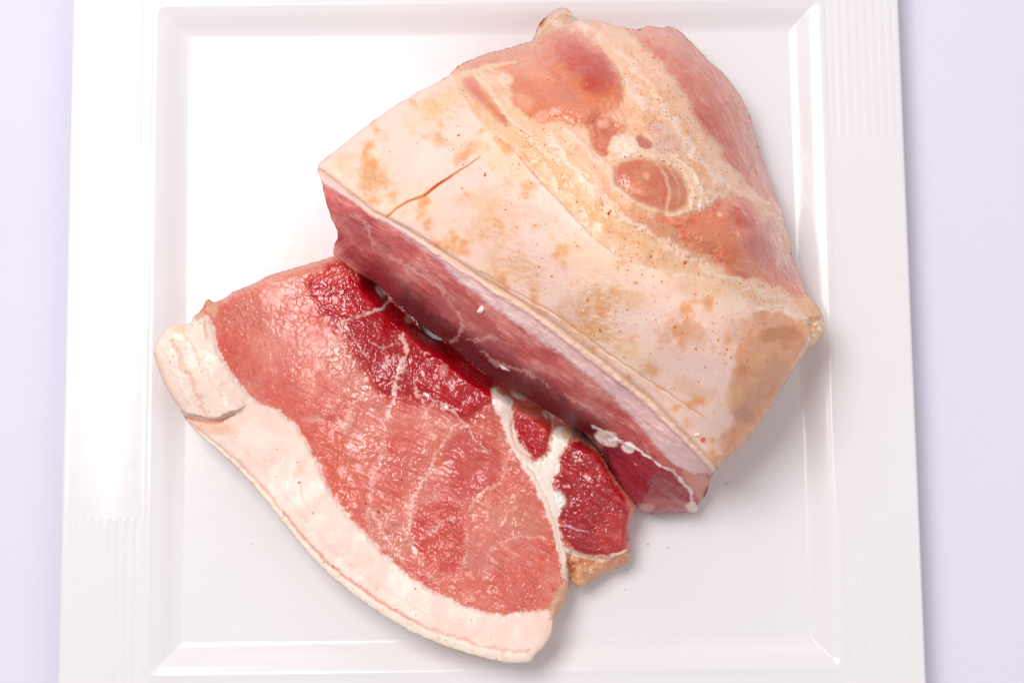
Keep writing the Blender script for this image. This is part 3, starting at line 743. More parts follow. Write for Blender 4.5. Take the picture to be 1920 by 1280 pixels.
    f1, f2 = worley(x, y, 12, 6)
    kn = (s.lab == p_knob); s.z += kn * .0014 * (f2 - f1); s.c = np.where((kn & (f2 - f1 > .45))[..., None], lin('fbeee0'), s.c)
    s.blob(1528, 585, 16, 9, 50, 'e2b485', .8)
    # ---------------- cut face
    fw = sst(-1.2, 1.2, fd)
    fc = np.empty_like(s.c); fc[:] = lin('cb706e')
    rx, ry = rot(x, y, 38)
    st1 = fbm(rx * .22, ry, 11, 4, 101); st2 = fbm(rx * .35, ry, 24, 3, 102); b1 = fbm(x, y, 60, 3, 103)
    fc = mixc(fc, 'd8928e', sst(-.05, .45, st2 + .4 * b1) * .8)
    fc = mixc(fc, 'a63a48', sst(.1, .5, -st2 - .3 * b1 + .2) * .35)
    fc = mixc(fc, 'e6b6ae', sst(.22, .55, st1) * .55)
    s.c = s.c + (fc - s.c) * fw[..., None]
    s.lab[fd > 0] = p_cut
    s.w = s.w * (1 - fw)
    s.z += fw * (.0007 * st1 + .0012 * b1)
    band = lambda pts, col, **k: s.poly(pts, col, **k)
    # darker red lower strip
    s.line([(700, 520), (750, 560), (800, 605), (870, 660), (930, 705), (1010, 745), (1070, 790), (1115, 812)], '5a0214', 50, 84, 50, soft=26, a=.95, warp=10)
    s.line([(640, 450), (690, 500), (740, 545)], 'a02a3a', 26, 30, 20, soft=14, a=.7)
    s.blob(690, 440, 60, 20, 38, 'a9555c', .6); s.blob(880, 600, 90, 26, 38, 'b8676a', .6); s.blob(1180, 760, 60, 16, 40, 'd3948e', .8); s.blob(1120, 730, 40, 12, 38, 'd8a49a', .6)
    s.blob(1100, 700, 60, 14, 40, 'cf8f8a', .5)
    # silvery pale patch, white flecks
    for q in [[(665, 395), (690, 430), (700, 470)], [(735, 475), (760, 500), (800, 520)], [(790, 500), (830, 545), (860, 590)], [(855, 580), (870, 610), (860, 630), (840, 640)],
              [(960, 595), (1000, 630), (1040, 655)], [(880, 640), (925, 632), (960, 650)], [(900, 660), (930, 680), (990, 700), (1030, 725)], [(1060, 740), (1110, 770), (1140, 790)]]:
        s.line(q, 'dfb0ac', 4, 7, 2, soft=2.5, a=.55, warp=10, fwarp=5)
    s.blob(935, 655, 46, 18, 20, 'a05560', .5)
    # dark muscle at lower end
    s.poly([(1122, 826), (1160, 815), (1200, 840), (1255, 880), (1300, 925), (1308, 970), (1220, 975), (1170, 960)], '9a2a3c', soft=4, warp=5, part=p_m[6], wet=.2, h=.001, groove=.001)
    s.blob(1215, 900, 46, 26, 30, '96202f', .6); s.blob(1250, 945, 60, 12, 5, 'b8625f', .7); s.blob(1150, 850, 22, 18, 30, '7e2a40', .6)
    s.poly([(1275, 880), (1300, 870), (1345, 878), (1336, 925), (1312, 945), (1300, 920)], 'd08f7e', soft=4, warp=4, part=p_m[6])
    # white seam over it
    s.line([(1112, 798), (1140, 812), (1165, 830), (1185, 838), (1225, 862), (1262, 885), (1292, 918), (1302, 955)], 'f1dcd8', 6, 4.5, 7, soft=2, warp=6, fwarp=2, part=p_seam, h=.0004, ragged=.5)
    s.blob(1138, 822, 22, 15, 30, 'f2e2dd', .95, soft=.2); s.lab[np.hypot((x - 1138) / 20, (y - 822) / 13) < 1] = p_seam
    s.blob(1178, 838, 12, 11, 20, 'f6e9e2', .95, soft=.2); s.blob(1298, 952, 14, 10, 30, 'f0dcd0', .9)
    s.blob(1210, 952, 20, 9, -10, 'e2b9b6', .7)
    # fat band
    fat = [(600, 342), (650, 372), (700, 404), (745, 428), (790, 462), (830, 494), (862, 530), (885, 545), (922, 576), (975, 612), (1040, 656), (1093, 698), (1130, 728), (1172, 768), (1196, 794), (1228, 834), (1258, 866), (1300, 888), (1345, 886)] + CREASE[::-1]
    dfb = s.poly(fat, 'f4d0cc', soft=3, warp=4, fwarp=2, smooth=False, part=p_fatl, h=.0006, hb=4, wet=.2)
    fm = sst(-2, 2, dfb)
    s.c += (lin('e6b8b4') - s.c) * (fm * sst(.0, .5, st1 + .2) * .5)[..., None]
    s.c += (lin('e8b4b6') - s.c) * (fm * sst(1000, 1320, x) * .25)[..., None]
    s.line([(700, 403), (750, 432), (800, 470), (840, 500), (865, 533)], 'd8c0d4', 4, 7, 4, soft=4, a=.45)
    # cream rind edge strip and red line beneath
    off = np.array(CREASE, float)
    nrm = np.array([-0.60, 0.80])
    wid = np.interp(off[:, 0], [588, 720, 800, 1000, 1150, 1345], [3, 5, 9, 12, 13, 9])
    inner = off + nrm * wid[:, None]
    strip = [tuple(p) for p in off] + [tuple(p) for p in inner[::-1]]
    s.line([tuple(p) for p in (off + nrm * (wid[:, None] + 2))][4:], 'd98782', 3, 5, 4, soft=2.5, a=.65, warp=3)
    s.poly([(p[0], p[1]) for p in (off - nrm * 2)] + [tuple(p) for p in inner[::-1]], 'fae2d4', soft=1.5, warp=3, fwarp=1, part=p_edge, smooth=False)
    s.line([tuple(p) for p in (off + nrm * 3)][5:], 'eec39c', 3, 3, 3, soft=2.5, a=.3, warp=4)
    # lumpy cream scum along the edge in the middle
    f1, f2 = worley(x, y, 9, 16)
    em = (1 - sst(6, 16, np.abs(pline(x, y, [(930, 540), (1080, 640), (1220, 742), (1300, 830)])[0])))
    s.z += em * .0002 * (f2 - f1)
    s.c += (lin('f6d6ae') - s.c) * (em * sst(.1, .4, fbm(x, y, 16, 2, 88)) * .5)[..., None]
    pm = np.isin(s.lab, [p_rind, p_cap, p_knob, p_edge, p_flap]); s.c = np.where(pm[..., None], s.c * np.where((s.lab == p_rind)[..., None], np.array([.985, .915, .885]), np.array([.93, .845, .79])), s.c)
    pm = np.isin(s.lab, p_m[:6]); s.c = np.where(pm[..., None], s.c * np.array([1.04, .84, .70]), s.c)
    pm = np.isin(s.lab, [p_cut, p_m[6]]); s.c = np.where(pm[..., None], s.c * np.array([1.1, 1.0, .93]), s.c)
    # puckered glossy skin in the marinade stains
    px_, py_ = rot(x, y, 15); pk = fbm(px_ * .5, py_, 9, 3, 95)
    for (a_, b_, r_) in [(1130, 560, 60), (1110, 610, 40), (985, 500, 50), (1400, 600, 40), (700, 335, 40), (850, 190, 60), (930, 430, 36), (1150, 650, 40)]:
        g_ = np.exp(-((x - a_) ** 2 + (y - b_) ** 2) / (2 * (r_ * .6) ** 2)) * (s.lab == p_rind)
        s.z += .0005 * pk * g_; s.w += .5 * g_
        s.c += (lin('f0b07a') - s.c) * (g_ * sst(.05, .4, pk + .3 * a3) * .55)[..., None]
    # fine hair pores on the rind
    qx_, qy_ = rot(x, y, 70); s.z += .00007 * fbm(qx_ * .4, qy_, 4.5, 1, 96) * rmb
    root = empty('pork_joint', tuple(P(1050, 520, 0)), 'large raw pork joint with pale spice-dotted rind, at the back of the plate', 'meat')
    uc = np.interp(y, [0, 300, 500, 1000], [40, 30, 25, 30]) + 0 * x
    uc = np.where(x > 1330, 60, uc); uc = np.where((y < 100) & (x < 1095) & (x > 985), 10, uc); uc = np.where((y < 180) & (x < 1000), 18, uc); uc = np.where((x < 1110) & (y > 470), 30, uc)
    uc = np.where((x > 1110) & (x < 1340) & (y > 890), 8, uc)
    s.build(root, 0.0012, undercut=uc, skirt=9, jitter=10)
    return s, root
joint, joint_root = make_joint()

# ================================================================== SLICE
def make_slice():
    out = [(288, 655), (298, 632), (316, 612), (345, 608), (358, 606), (362, 592), (376, 585), (389, 556), (402, 569), (422, 558), (440, 545), (480, 530), (500, 518), (520, 511),
           (560, 500), (600, 489), (625, 480), (660, 478), (700, 500), (735, 520), (765, 556), (782, 592), (786, 612), (796, 626), (818, 638), (850, 640), (880, 648), (910, 672), (945, 692),
           (1000, 718), (1040, 745), (1064, 768), (1084, 800), (1096, 818), (1118, 838), (1130, 858), (1165, 915), (1193, 940), (1190, 965), (1178, 985), (1184, 1045), (1170, 1060), (1140, 1070), (1112, 1088), (1086, 1102),
           (1072, 1090), (1068, 1070), (1066, 1110), (1050, 1145), (1037, 1158), (1036, 1185), (1018, 1215), (1004, 1225), (997, 1242), (960, 1243), (900, 1232), (850, 1216),
           (780, 1190), (700, 1142), (640, 1097), (600, 1062), (560, 1017), (520, 966), (480, 915), (440, 872), (410, 845), (378, 820), (352, 792), (340, 770), (316, 735), (300, 700), (290, 672)]
    s = Sheet(out, 1.6, rag=((24, 1.6), (7, 1.2)), seed=8)
    x, y = s.x, s.y
    top = tps([(300, 650, .026), (345, 610, .026), (400, 700, .028), (440, 560, .016), (560, 500, .015), (650, 480, .016), (500, 650, .019), (600, 800, .018), (420, 830, .021), (350, 790, .018),
               (700, 640, .018), (760, 760, .019), (860, 700, .018), (560, 950, .021), (700, 1100, .022), (850, 1200, .023), (980, 1230, .022), (900, 1000, .020), (1040, 1100, .018), (800, 900, .0185),
               (1000, 800, .017), (1100, 900, .0185), (1180, 960, .017), (1120, 1060, .014), (950, 740, .018), (700, 500, .014), (760, 580, .013)])
    s.z = top(x, y)
    k = np.clip(1 - s.d / 20, 0, 1) * .96
    edge = np.where((x < 1040) & (y - 640 > (x - 500) * 0.9) , .35, 1.0)      # fat side: sharper edge
    s.z -= .006 * edge * (1 - np.sqrt(np.clip(1 - k * k, 0, 1)))
    # falls away into the gap below the joint
    dg = pline(x, y, BOTTOM[2:11])[0]
    s.z -= .009 * (1 - sst(0, 34, dg))
    p_lean = s.part('lean', 'lean', 'pale pink main muscle of the slice'); p_fat = s.part('fat_band', 'fat', 'wide pinkish white fat band along the outer edge')
    p_rind = s.part('rind', 'rind', 'thin cream rind along the outer edge'); p_flap = s.part('fat_flap', 'fat', 'cut back fat flap at the left end')
    p_d = [s.part('muscle', 'lean', l) for l in ('bright red muscle at the upper edge', 'dark red muscle beside the gap', 'crimson muscle under the joint', 'small oval red muscle ringed by fat', 'large dark red muscle at the right end', 'pale pink lower muscle')]
    p_seam = s.part('fat_seam', 'fat', 'white fat seam between the pale and the dark muscle'); p_trim = s.part('trim', 'cap', 'orange tan ragged trim at the lower right')
    s.lab[:] = p_lean; s.w[:] = 0.22 + 0.9 * np.clip(fbm(x, y, 90, 3, 299), -.4, .6)
    s.c[:] = lin('d9776a')
    def mixs(h, w): s.c += (lin(h) - s.c) * np.clip(w, 0, 1)[..., None]
    n1 = fbm(x, y, 110, 4, 301); n2 = fbm(x, y, 40, 4, 302)
    rx, ry = rot(x, y, -62); st = fbm(rx, ry * .3, 9, 3, 303)
    mixs('e69482', sst(-.1, .4, n1 + .4 * n2) * .75)
    mixs('cc5750', sst(.05, .45, n2 - .3 * n1) * .6)
    mixs('f0b8aa', sst(.25, .6, st + .25 * n2) * .5)
    for b in [(470, 590, 60, 36, 0, 'd3806e', .6), (450, 680, 40, 50, -40, 'cc6258', .5), (540, 640, 60, 50, 0, 'd8867c', .6), (640, 680, 40, 60, -35, 'df9a8c', .6), (530, 740, 60, 40, 40, 'd0665c', .5),
              (620, 830, 60, 50, 30, 'd0695c', .6), (700, 760, 50, 20, 50, 'dc9488', .5), (640, 910, 30, 50, -20, 'd66a58', .7), (730, 1000, 40, 60, -35, 'd89080', .6), (820, 940, 50, 50, 0, 'd07472', .5),
              (560, 525, 60, 14, -15, 'e09078', .6), (960, 1090, 60, 40, 20, 'd06a60', .6), (900, 1040, 50, 40, 0, 'd28476', .6), (970, 980, 50, 50, 0, 'd48877', .6)]:
        s.blob(*b)
    # lower group of muscles
    s.poly([(745, 735), (800, 745), (860, 790), (900, 790), (950, 830), (1000, 900), (1040, 980), (1055, 1060), (1060, 1120), (1020, 1150), (930, 1152), (840, 1110), (760, 1060), (700, 1000), (680, 930), (690, 850), (720, 790)],
           None, warp=8, part=p_d[5])
    s.poly([(830, 830), (880, 800), (930, 830), (945, 880), (900, 930), (850, 935), (835, 880)], 'c25a5c', soft=8, warp=14, a=.75)
    s.poly([(770, 960), (830, 930), (870, 960), (880, 1040), (840, 1080), (780, 1040)], 'c0504f', soft=8, warp=14, a=.7)
    s.poly([(700, 850), (760, 800), (820, 830), (800, 900), (730, 960), (700, 930)], 'd06c66', soft=10, warp=12, a=.5)
    # deep reds
    def dark(i, pts, col, col2, soft=6, warp=9):
        d = s.poly(pts, col, soft=soft, warp=warp, fwarp=4, part=i, groove=.0002, wet=.6, h=.0003)
        w = sst(-soft, soft, d); v = fbm(x, y, 30, 3, 320 + i)
        s.c += (lin(col2) - s.c) * (w * sst(-.05, .4, v) * .7)[..., None]
        st_ = fbm(x, y, 9, 2, 340 + i)
        s.c += (lin('d2515a') - s.c) * (w * sst(.25, .6, st_) * .35)[..., None]
    s.poly([(582, 524), (650, 478), (700, 492), (800, 590), (850, 636), (940, 700), (932, 752), (888, 792), (812, 762), (738, 752), (690, 712), (636, 626), (590, 585)], 'a8162a', soft=20, warp=14, fwarp=5, wet=.6)
    dark(p_d[0], [(572, 535), (598, 508), (650, 484), (690, 500), (722, 536), (722, 565), (695, 588), (662, 600), (630, 590), (596, 572)], 'b80c26', 'a00a28', 14)
    dark(p_d[1], [(640, 604), (690, 592), (728, 562), (764, 590), (792, 628), (770, 652), (760, 690), (748, 728), (722, 742), (700, 716), (672, 664)], 'a40a24', 'b01a2e', 14)
    dark(p_d[2], [(768, 706), (785, 668), (845, 656), (890, 690), (925, 722), (918, 756), (892, 782), (866, 784), (830, 762), (795, 738)], 'ac0a22', 'ba162a', 9)
    s.blob(640, 510, 60, 12, -15, 'd45a52', .6); s.blob(762, 640, 20, 24, 0, 'bc3a3e', .5)
    dark(p_d[4], [(1036, 905), (1052, 855), (1078, 822), (1118, 838), (1165, 915), (1192, 940), (1178, 985), (1176, 1030), (1130, 1042), (1082, 1032), (1060, 1012), (1050, 975)], 'a01c2c', 'b83440', 4)
    s.blob(1110, 960, 34, 30, 0, 'a30d20', .7); s.blob(1150, 1000, 40, 40, 0, 'c0504e', .6); s.line([(1085, 820), (1125, 845), (1160, 905), (1188, 945), (1180, 990)], 'd78877', 8, 12, 10, soft=4, a=.8, h=.0008)
    s.line([(1060, 985), (1090, 995), (1105, 997)], 'e8c0c4', 3, 3, 1, a=.7)
    s.poly([(960, 800), (972, 770), (1000, 758), (1032, 768), (1034, 800), (1028, 840), (1010, 862), (985, 850), (966, 830)], 'b32234', soft=4, warp=4, part=p_d[3], h=.0006, groove=.001, wet=.5)
    s.blob(1000, 775, 30, 12, 0, 'd87a6e', .8); s.blob(1018, 800, 14, 22, 0, 'c9504c', .5)
    # trim
    s.poly([(1060, 1022), (1090, 1036), (1130, 1046), (1180, 1032), (1196, 1055), (1140, 1080), (1085, 1112), (1066, 1095)], 'd89e76', soft=3, warp=5, part=p_trim, h=-.002, hb=8)
    s.blob(1072, 1060, 14, 10, 60, 'b2552e', .8); s.blob(1100, 1052, 14, 8, 0, 'c8703c', .7); s.blob(1085, 1090, 14, 12, 0, 'e6b283', .9); s.blob(1150, 1050, 28, 10, 0, 'd88b70', .7)
    s.line([(1058, 1028), (1085, 1040), (1130, 1050), (1175, 1030)], 'f0d4c4', 10, 6, 4, soft=2, part=p_seam, warp=5)
    f1, f2 = worley(x + 14 * s.n1, y + 14 * s.n2, 24, 4); tm = s.lab == p_trim; s.z += tm * (.0012 * (f2 - f1) + .0014 * fbm(x, y, 24, 4, 74))
    # main seam
    s.line([(930, 735), (948, 775), (958, 820), (985, 862), (1010, 905), (1030, 950), (1045, 1000), (1056, 1050), (1062, 1100)], 'f2d6c8', 22, 22, 9, soft=3, warp=6, fwarp=4, part=p_seam, h=.0006)
    s.poly([(1038, 800), (1060, 795), (1072, 815), (1052, 850), (1048, 880), (1032, 905), (1048, 930), (1054, 960), (1042, 975), (1020, 930), (1000, 885), (985, 862), (1010, 866), (1030, 842)], 'f6e6da', soft=3, warp=6, fwarp=7, part=p_seam, h=.0003)
    s.line([(992, 875), (1020, 925), (1042, 985), (1056, 1050)], 'd9aba4', 2, 2, 1, a=.5, h=-.0006)
    s.blob(1048, 935, 12, 20, -20, 'f8f0e8', .9)
    for (bx_, by_, rx_, ry_, cc) in [(948, 752, 16, 11, 'f2dcd4'), (938, 770, 16, 9, 'eed6ce'), (972, 742, 16, 6, 'f0d8cc'), (940, 733, 10, 6, 'd88a78'), (1062, 812, 12, 10, 'e6bd9c'), (1072, 808, 8, 8, 'dca588'), (1030, 775, 12, 14, 'e8c0b4')]:
        s.blob(bx_, by_, rx_, ry_, 30, cc, .95, soft=.25, h=.0011)
        s.lab[(np.hypot((x - bx_) / rx_, (y - by_) / ry_) < .9)] = p_seam
    # septa
    for q, wd, al in [([(720, 545), (732, 560), (715, 578), (690, 588), (662, 594), (640, 604), (655, 618)], 5, .7), ([(640, 604), (668, 640), (690, 680)], 3, .4),
                      ([(755, 625), (760, 655), (752, 690), (745, 720), (738, 745), (728, 770), (726, 800)], 6, .75), ([(716, 738), (690, 742), (660, 752), (640, 760)], 3, .6),
                      ([(778, 708), (780, 735), (795, 752), (800, 780), (795, 800)], 4, .6), ([(780, 735), (820, 750), (850, 770), (875, 800), (905, 840), (920, 850)], 4, .75),
                      ([(726, 800), (715, 850), (700, 900), (690, 960), (700, 1010)], 4, .5), ([(850, 795), (835, 820), (815, 860), (790, 905), (770, 950), (765, 1010), (800, 1070)], 4, .65),
                      ([(800, 792), (850, 798), (870, 792)], 3, .6), ([(960, 870), (940, 905), (900, 925), (880, 950), (865, 975)], 4, .6), ([(945, 900), (950, 860)], 4, .5),
                      ([(800, 1000), (830, 975), (855, 975)], 3, .5), ([(700, 960), (735, 1020), (770, 1065), (820, 1092), (845, 1075)], 3, .55), ([(960, 1004), (1020, 1008)], 3, .5),
                      ([(880, 990), (870, 1060), (850, 1090)], 3, .35), ([(620, 760), (660, 830), (650, 880)], 6, .25), ([(560, 620), (600, 660), (640, 650)], 4, .25), ([(570, 655), (610, 700), (660, 740)], 5, .25),
                      ([(690, 640), (720, 650), (755, 645)], 3, .5), ([(700, 680), (730, 680), (750, 665)], 3, .4), ([(830, 690), (836, 715), (850, 735)], 3, .4)]:
        s.line(q, 'f2c2b6', wd * .9, wd * 1.15, wd * .5, soft=2.4, a=min(1, al * 1.35), warp=10, fwarp=6, h=.00008, ragged=.7)
    s.blob(832, 695, 9, 15, 10, 'd9807a', .9, soft=.3, h=.0010)
    s.blob(712, 545, 6, 14, -30, 'e6cbcc', .9, soft=.3, h=.001); s.blob(768, 598, 10, 9, 0, 'dc9c90', .8, h=.001)
    s.blob(655, 785, 10, 24, 20, 'e6b29a', .8, h=.0008); s.blob(590, 785, 20, 10, 0, 'e8b5a4', .5); s.blob(650, 890, 24, 10, 60, 'dd8f7c', .5)
    s.blob(545, 545, 22, 8, 10, 'ecc4bc', .6); s.blob(590, 660, 16, 9, 0, 'eab9ae', .5)
    # pale skin-like upper edge
    s.line([(400, 575), (440, 552), (500, 525), (560, 506), (620, 486)], 'e8ab96', 8, 10, 8, soft=6, a=.7)
    s.blob(398, 578, 10, 20, -15, 'ddb092', .8)
    # crackled wet surface
    f1, f2 = worley(x + 9 * fbm(x, y, 18, 2, 401), y + 9 * fbm(x, y, 18, 2, 402), 15, 403)
    cr = sst(0, .16, f2 - f1)
    crm = sst(.0, .35, fbm(x, y, 70, 3, 408)) * (s.lab == p_lean) + sst(.0, .35, fbm(x, y, 70, 3, 409)) * (s.lab == p_d[5])
    s.c += (lin('c04c48') - s.c) * ((1 - cr) * crm * .45)[..., None]
    leanm = np.isin(s.lab, [p_lean] + p_d)
    z_before = s.z.copy()
    s.z += leanm * (.00030 * cr * sst(-.1, .3, fbm(x, y, 80, 2, 404)) + .0005 * fbm(x, y, 44, 2, 405) + .00012 * fbm(x, y, 9, 2, 406))
    rx, ry = rot(x, y, -62)
    s.z += leanm * .0008 * fbm(rx, ry * .35, 18, 2, 407) * sst(640, 760, y)
    lean_relief = s.z - z_before
    s.z = np.maximum(s.z, .0055)
    # fat band
    inner = [(398, 596), (404, 640), (424, 682), (450, 720), (480, 756), (512, 762), (546, 786), (575, 825), (594, 860), (610, 900), (640, 950), (680, 995), (720, 1035), (762, 1076), (820, 1110), (880, 1140), (930, 1152), (985, 1147), (1032, 1140)]
    outer = [(1060, 1150), (1050, 1260), (900, 1270), (760, 1220), (600, 1100), (480, 960), (330, 820), (270, 700), (270, 640), (330, 590), (388, 590)]
    db = s.poly(inner + outer, 'f8d8ca', soft=2.5, warp=6, fwarp=4, part=p_fat, h=.0008, hb=8, wet=.1)
    bw = sst(-2, 2, db)
    s.z -= lean_relief * bw
    s.c += (lin('fbe8dc') - s.c) * (bw * sst(-.1, .4, fbm(x, y, 60, 3, 501)) * .7)[..., None]
    s.c += (lin('eec0b4') - s.c) * (bw * sst(.1, .5, fbm(x, y, 90, 3, 502)) * .4)[..., None]
    s.z += bw * (.0007 * fbm(x, y, 70, 2, 503) + .00006 * fbm(x, y, 11, 2, 504))
    s.line([tuple(p) for p in inner[3:]], 'e8aa9c', 2, 2, 2, soft=2.5, a=.35)
    s.blob(556, 880, 10, 14, 0, 'f0d0b0', .6, h=.0006); s.line([(560, 900), (566, 930), (575, 950)], 'f8e4dc', 3, 2, 1, a=.6, h=.0004)
    # tan end piece by the seam foot
    s.poly([(1026, 1146), (1044, 1110), (1062, 1080), (1072, 1110), (1056, 1150), (1040, 1162)], 'e3b093', soft=4, warp=4, part=p_fat)
    s.line([(1050, 1130), (1040, 1155), (1030, 1160)], 'd99a70', 5, 5, 4, a=.6)
    # rind strip: outermost 13 px, red line inside it
    oe = [(345, 788), (378, 820), (410, 847), (440, 874), (480, 917), (520, 968), (560, 1019), (600, 1064), (640, 1099), (700, 1144), (780, 1192), (850, 1218), (900, 1234), (960, 1245), (997, 1243)]
    off = []
    for i, p in enumerate(oe):
        a_ = np.array(oe[max(i - 1, 0)]); b_ = np.array(oe[min(i + 1, len(oe) - 1)]); t = (b_ - a_) / np.linalg.norm(b_ - a_)
        off.append((np.array(p, float), np.array([t[1], -t[0]])))
    wdt = np.interp(range(len(oe)), [0, 3, 7, 11, 14], [5, 8, 15, 22, 22])
    redl = [tuple(p + n * (w + 2)) for (p, n), w in zip(off, wdt)]
    s.line(redl, 'eba898', 3, 6, 4, soft=5, a=.6, warp=5, fwarp=3, ragged=.6, h=-.0004)
    s.line(redl[5:11], 'd8605c', 2, 3, 2, soft=2, a=.5, warp=3, h=-.0004)
    s.poly([tuple(p - n * 14) for p, n in off] + [tuple(p + n * w) for (p, n), w in zip(off, wdt)][::-1], 'f8e4d4', soft=2, warp=3, fwarp=2, part=p_rind, h=.0004, hb=4)
    s.c += (lin('eccba8') - s.c) * ((s.lab == p_rind) * sst(.15, .5, fbm(x, y, 14, 2, 510)) * .6)[..., None]
    # lighter line inside the band parallel to the rind
    s.line([tuple(p + n * (w + 26)) for (p, n), w in zip(off, wdt)][2:12], 'efb9aa', 3, 4, 2, soft=4, a=.4, warp=5)
    # flap at the left, lifted
    fl = [(280, 655), (298, 622), (330, 600), (362, 600), (386, 606), (400, 650), (424, 700), (452, 735), (470, 752), (450, 768), (428, 772), (408, 784), (386, 784), (340, 772), (312, 735), (285, 690)]
    dflap = s.poly(fl, 'f6dccd', soft=2, warp=2, fwarp=2, part=p_flap)
    fm = sst(-1, 1, dflap)
    cutl = pline(x, y, [(330, 772), (386, 785), (410, 784), (430, 773), (458, 765)])[0]
    s.z += fm * (.0007 * fbm(x, y, 34, 3, 520))
    s.z += .0030 * fm * (1 - sst(0, 110, cutl)) * sst(0, 40, pline(x, y, [(400, 640), (424, 700), (452, 735), (470, 752)])[0]) 
    s.line([(338, 780), (386, 792), (412, 790), (440, 776)], 'dd9068', 5, 10, 3, soft=3, a=.75, warp=1, h=-.001)
    s.blob(400, 802, 44, 14, 5, 'f0bfa2', .7)
    s.line([(322, 640), (345, 690), (368, 735), (385, 780)], 'edb9a4', 5, 9, 4, soft=6, a=.7, h=-.0008, warp=9)
    s.line([(310, 645), (330, 700), (352, 745), (366, 775)], 'f9e6dc', 6, 8, 5, soft=5, a=.8, h=.0006, warp=9)
    s.line([(345, 620), (372, 665), (392, 710), (420, 745)], 'f0c6b4', 3, 6, 3, soft=5, a=.55, h=-.0005, warp=10)
    s.line([(292, 665), (310, 720), (336, 765)], 'e8bfa4', 8, 10, 8, soft=4, a=.6, warp=3)
    s.blob(340, 618, 14, 8, 0, 'efc38e', .6); s.blob(372, 590, 12, 12, 0, 'dca080', .9)
    s.line([(380, 600), (384, 630), (378, 600)], 'f4dcc8', 8, 8, 6, a=.8, h=.0006)
    s.c = np.where(np.isin(s.lab, [p_lean, p_d[5]])[..., None], s.c * np.array([1.0, .95, .92]), s.c)
    redness = sst(.30, .12, s.c[..., 1] / (s.c[..., 0] + 1e-4)) * np.isin(s.lab, [p_lean] + p_d)
    s.c *= 1 + redness[..., None] * np.array([.10, -.25, -.45])
    root = empty('pork_slice', tuple(P(680, 850, 0)), 'thick raw pork slice with a wide fat edge, lying flat in front of the joint', 'meat')
    uc = np.full(x.shape, 10.0)
    uc = np.where((x > 690) & (x < 1100) & (y < 830) & (y < x * .75 + 60), 22.0, uc)
    s.build(root, 0.0012, undercut=uc, skirt=7, jitter=6)
    return s, root
slice_, slice_root = make_slice()

# ================================================================== spice flecks and crumbs
def flecks(name, sheet, parent, spots, mat='spice', label=None):
    """spots: (px, py, radius px, colour, stretch, angle); low six sided domes seated on the surface"""
    V = []; Q = []; C = []
    for (px, py, r, col, stc, an) in spots:
        i = sheet.at(px, py); p = sheet.V[i]; n = Vector(sheet.N[i])
        if n.z < 0: n = -n
        t = n.orthogonal().normalized(); t.rotate(__import__('mathutils').Quaternion(n, an)); b = n.cross(t)
        R = r * UNIT; o = Vector(p); k0 = len(V)
        c = lin(col) * random.uniform(.8, 1.15)
        for ring, (rr, hh) in enumerate(((1.0, -.25), (.72, .3))):
            for k in range(6):
                a = k * math.pi / 3 + ring * .4
                q = rr * random.uniform(.75, 1.15)
                V.append(tuple(o + t * (R * q * math.cos(a) * stc) + b * (R * q * math.sin(a)) + n * (R * hh)))
        V.append(tuple(o + n * (R * .45)))
        for k in range(6):
            k2 = (k + 1) % 6
            Q.append((k0 + k, k0 + k2, k0 + 6 + k2, k0 + 6 + k)); Q.append((k0 + 6 + k, k0 + 6 + k2, k0 + 12, k0 + 12))
        C += [c] * 13
    V = np.array(V); C = np.array(C)
    T = []
    for q in Q:
        if q[2] == q[3]: T.append(q[:3])
        else: T += [(q[0], q[1], q[2]), (q[0], q[2], q[3])]
    o = mesh_from(name, V, T, M[mat], parent, None, C, np.zeros(len(V)), label=label)
    return o

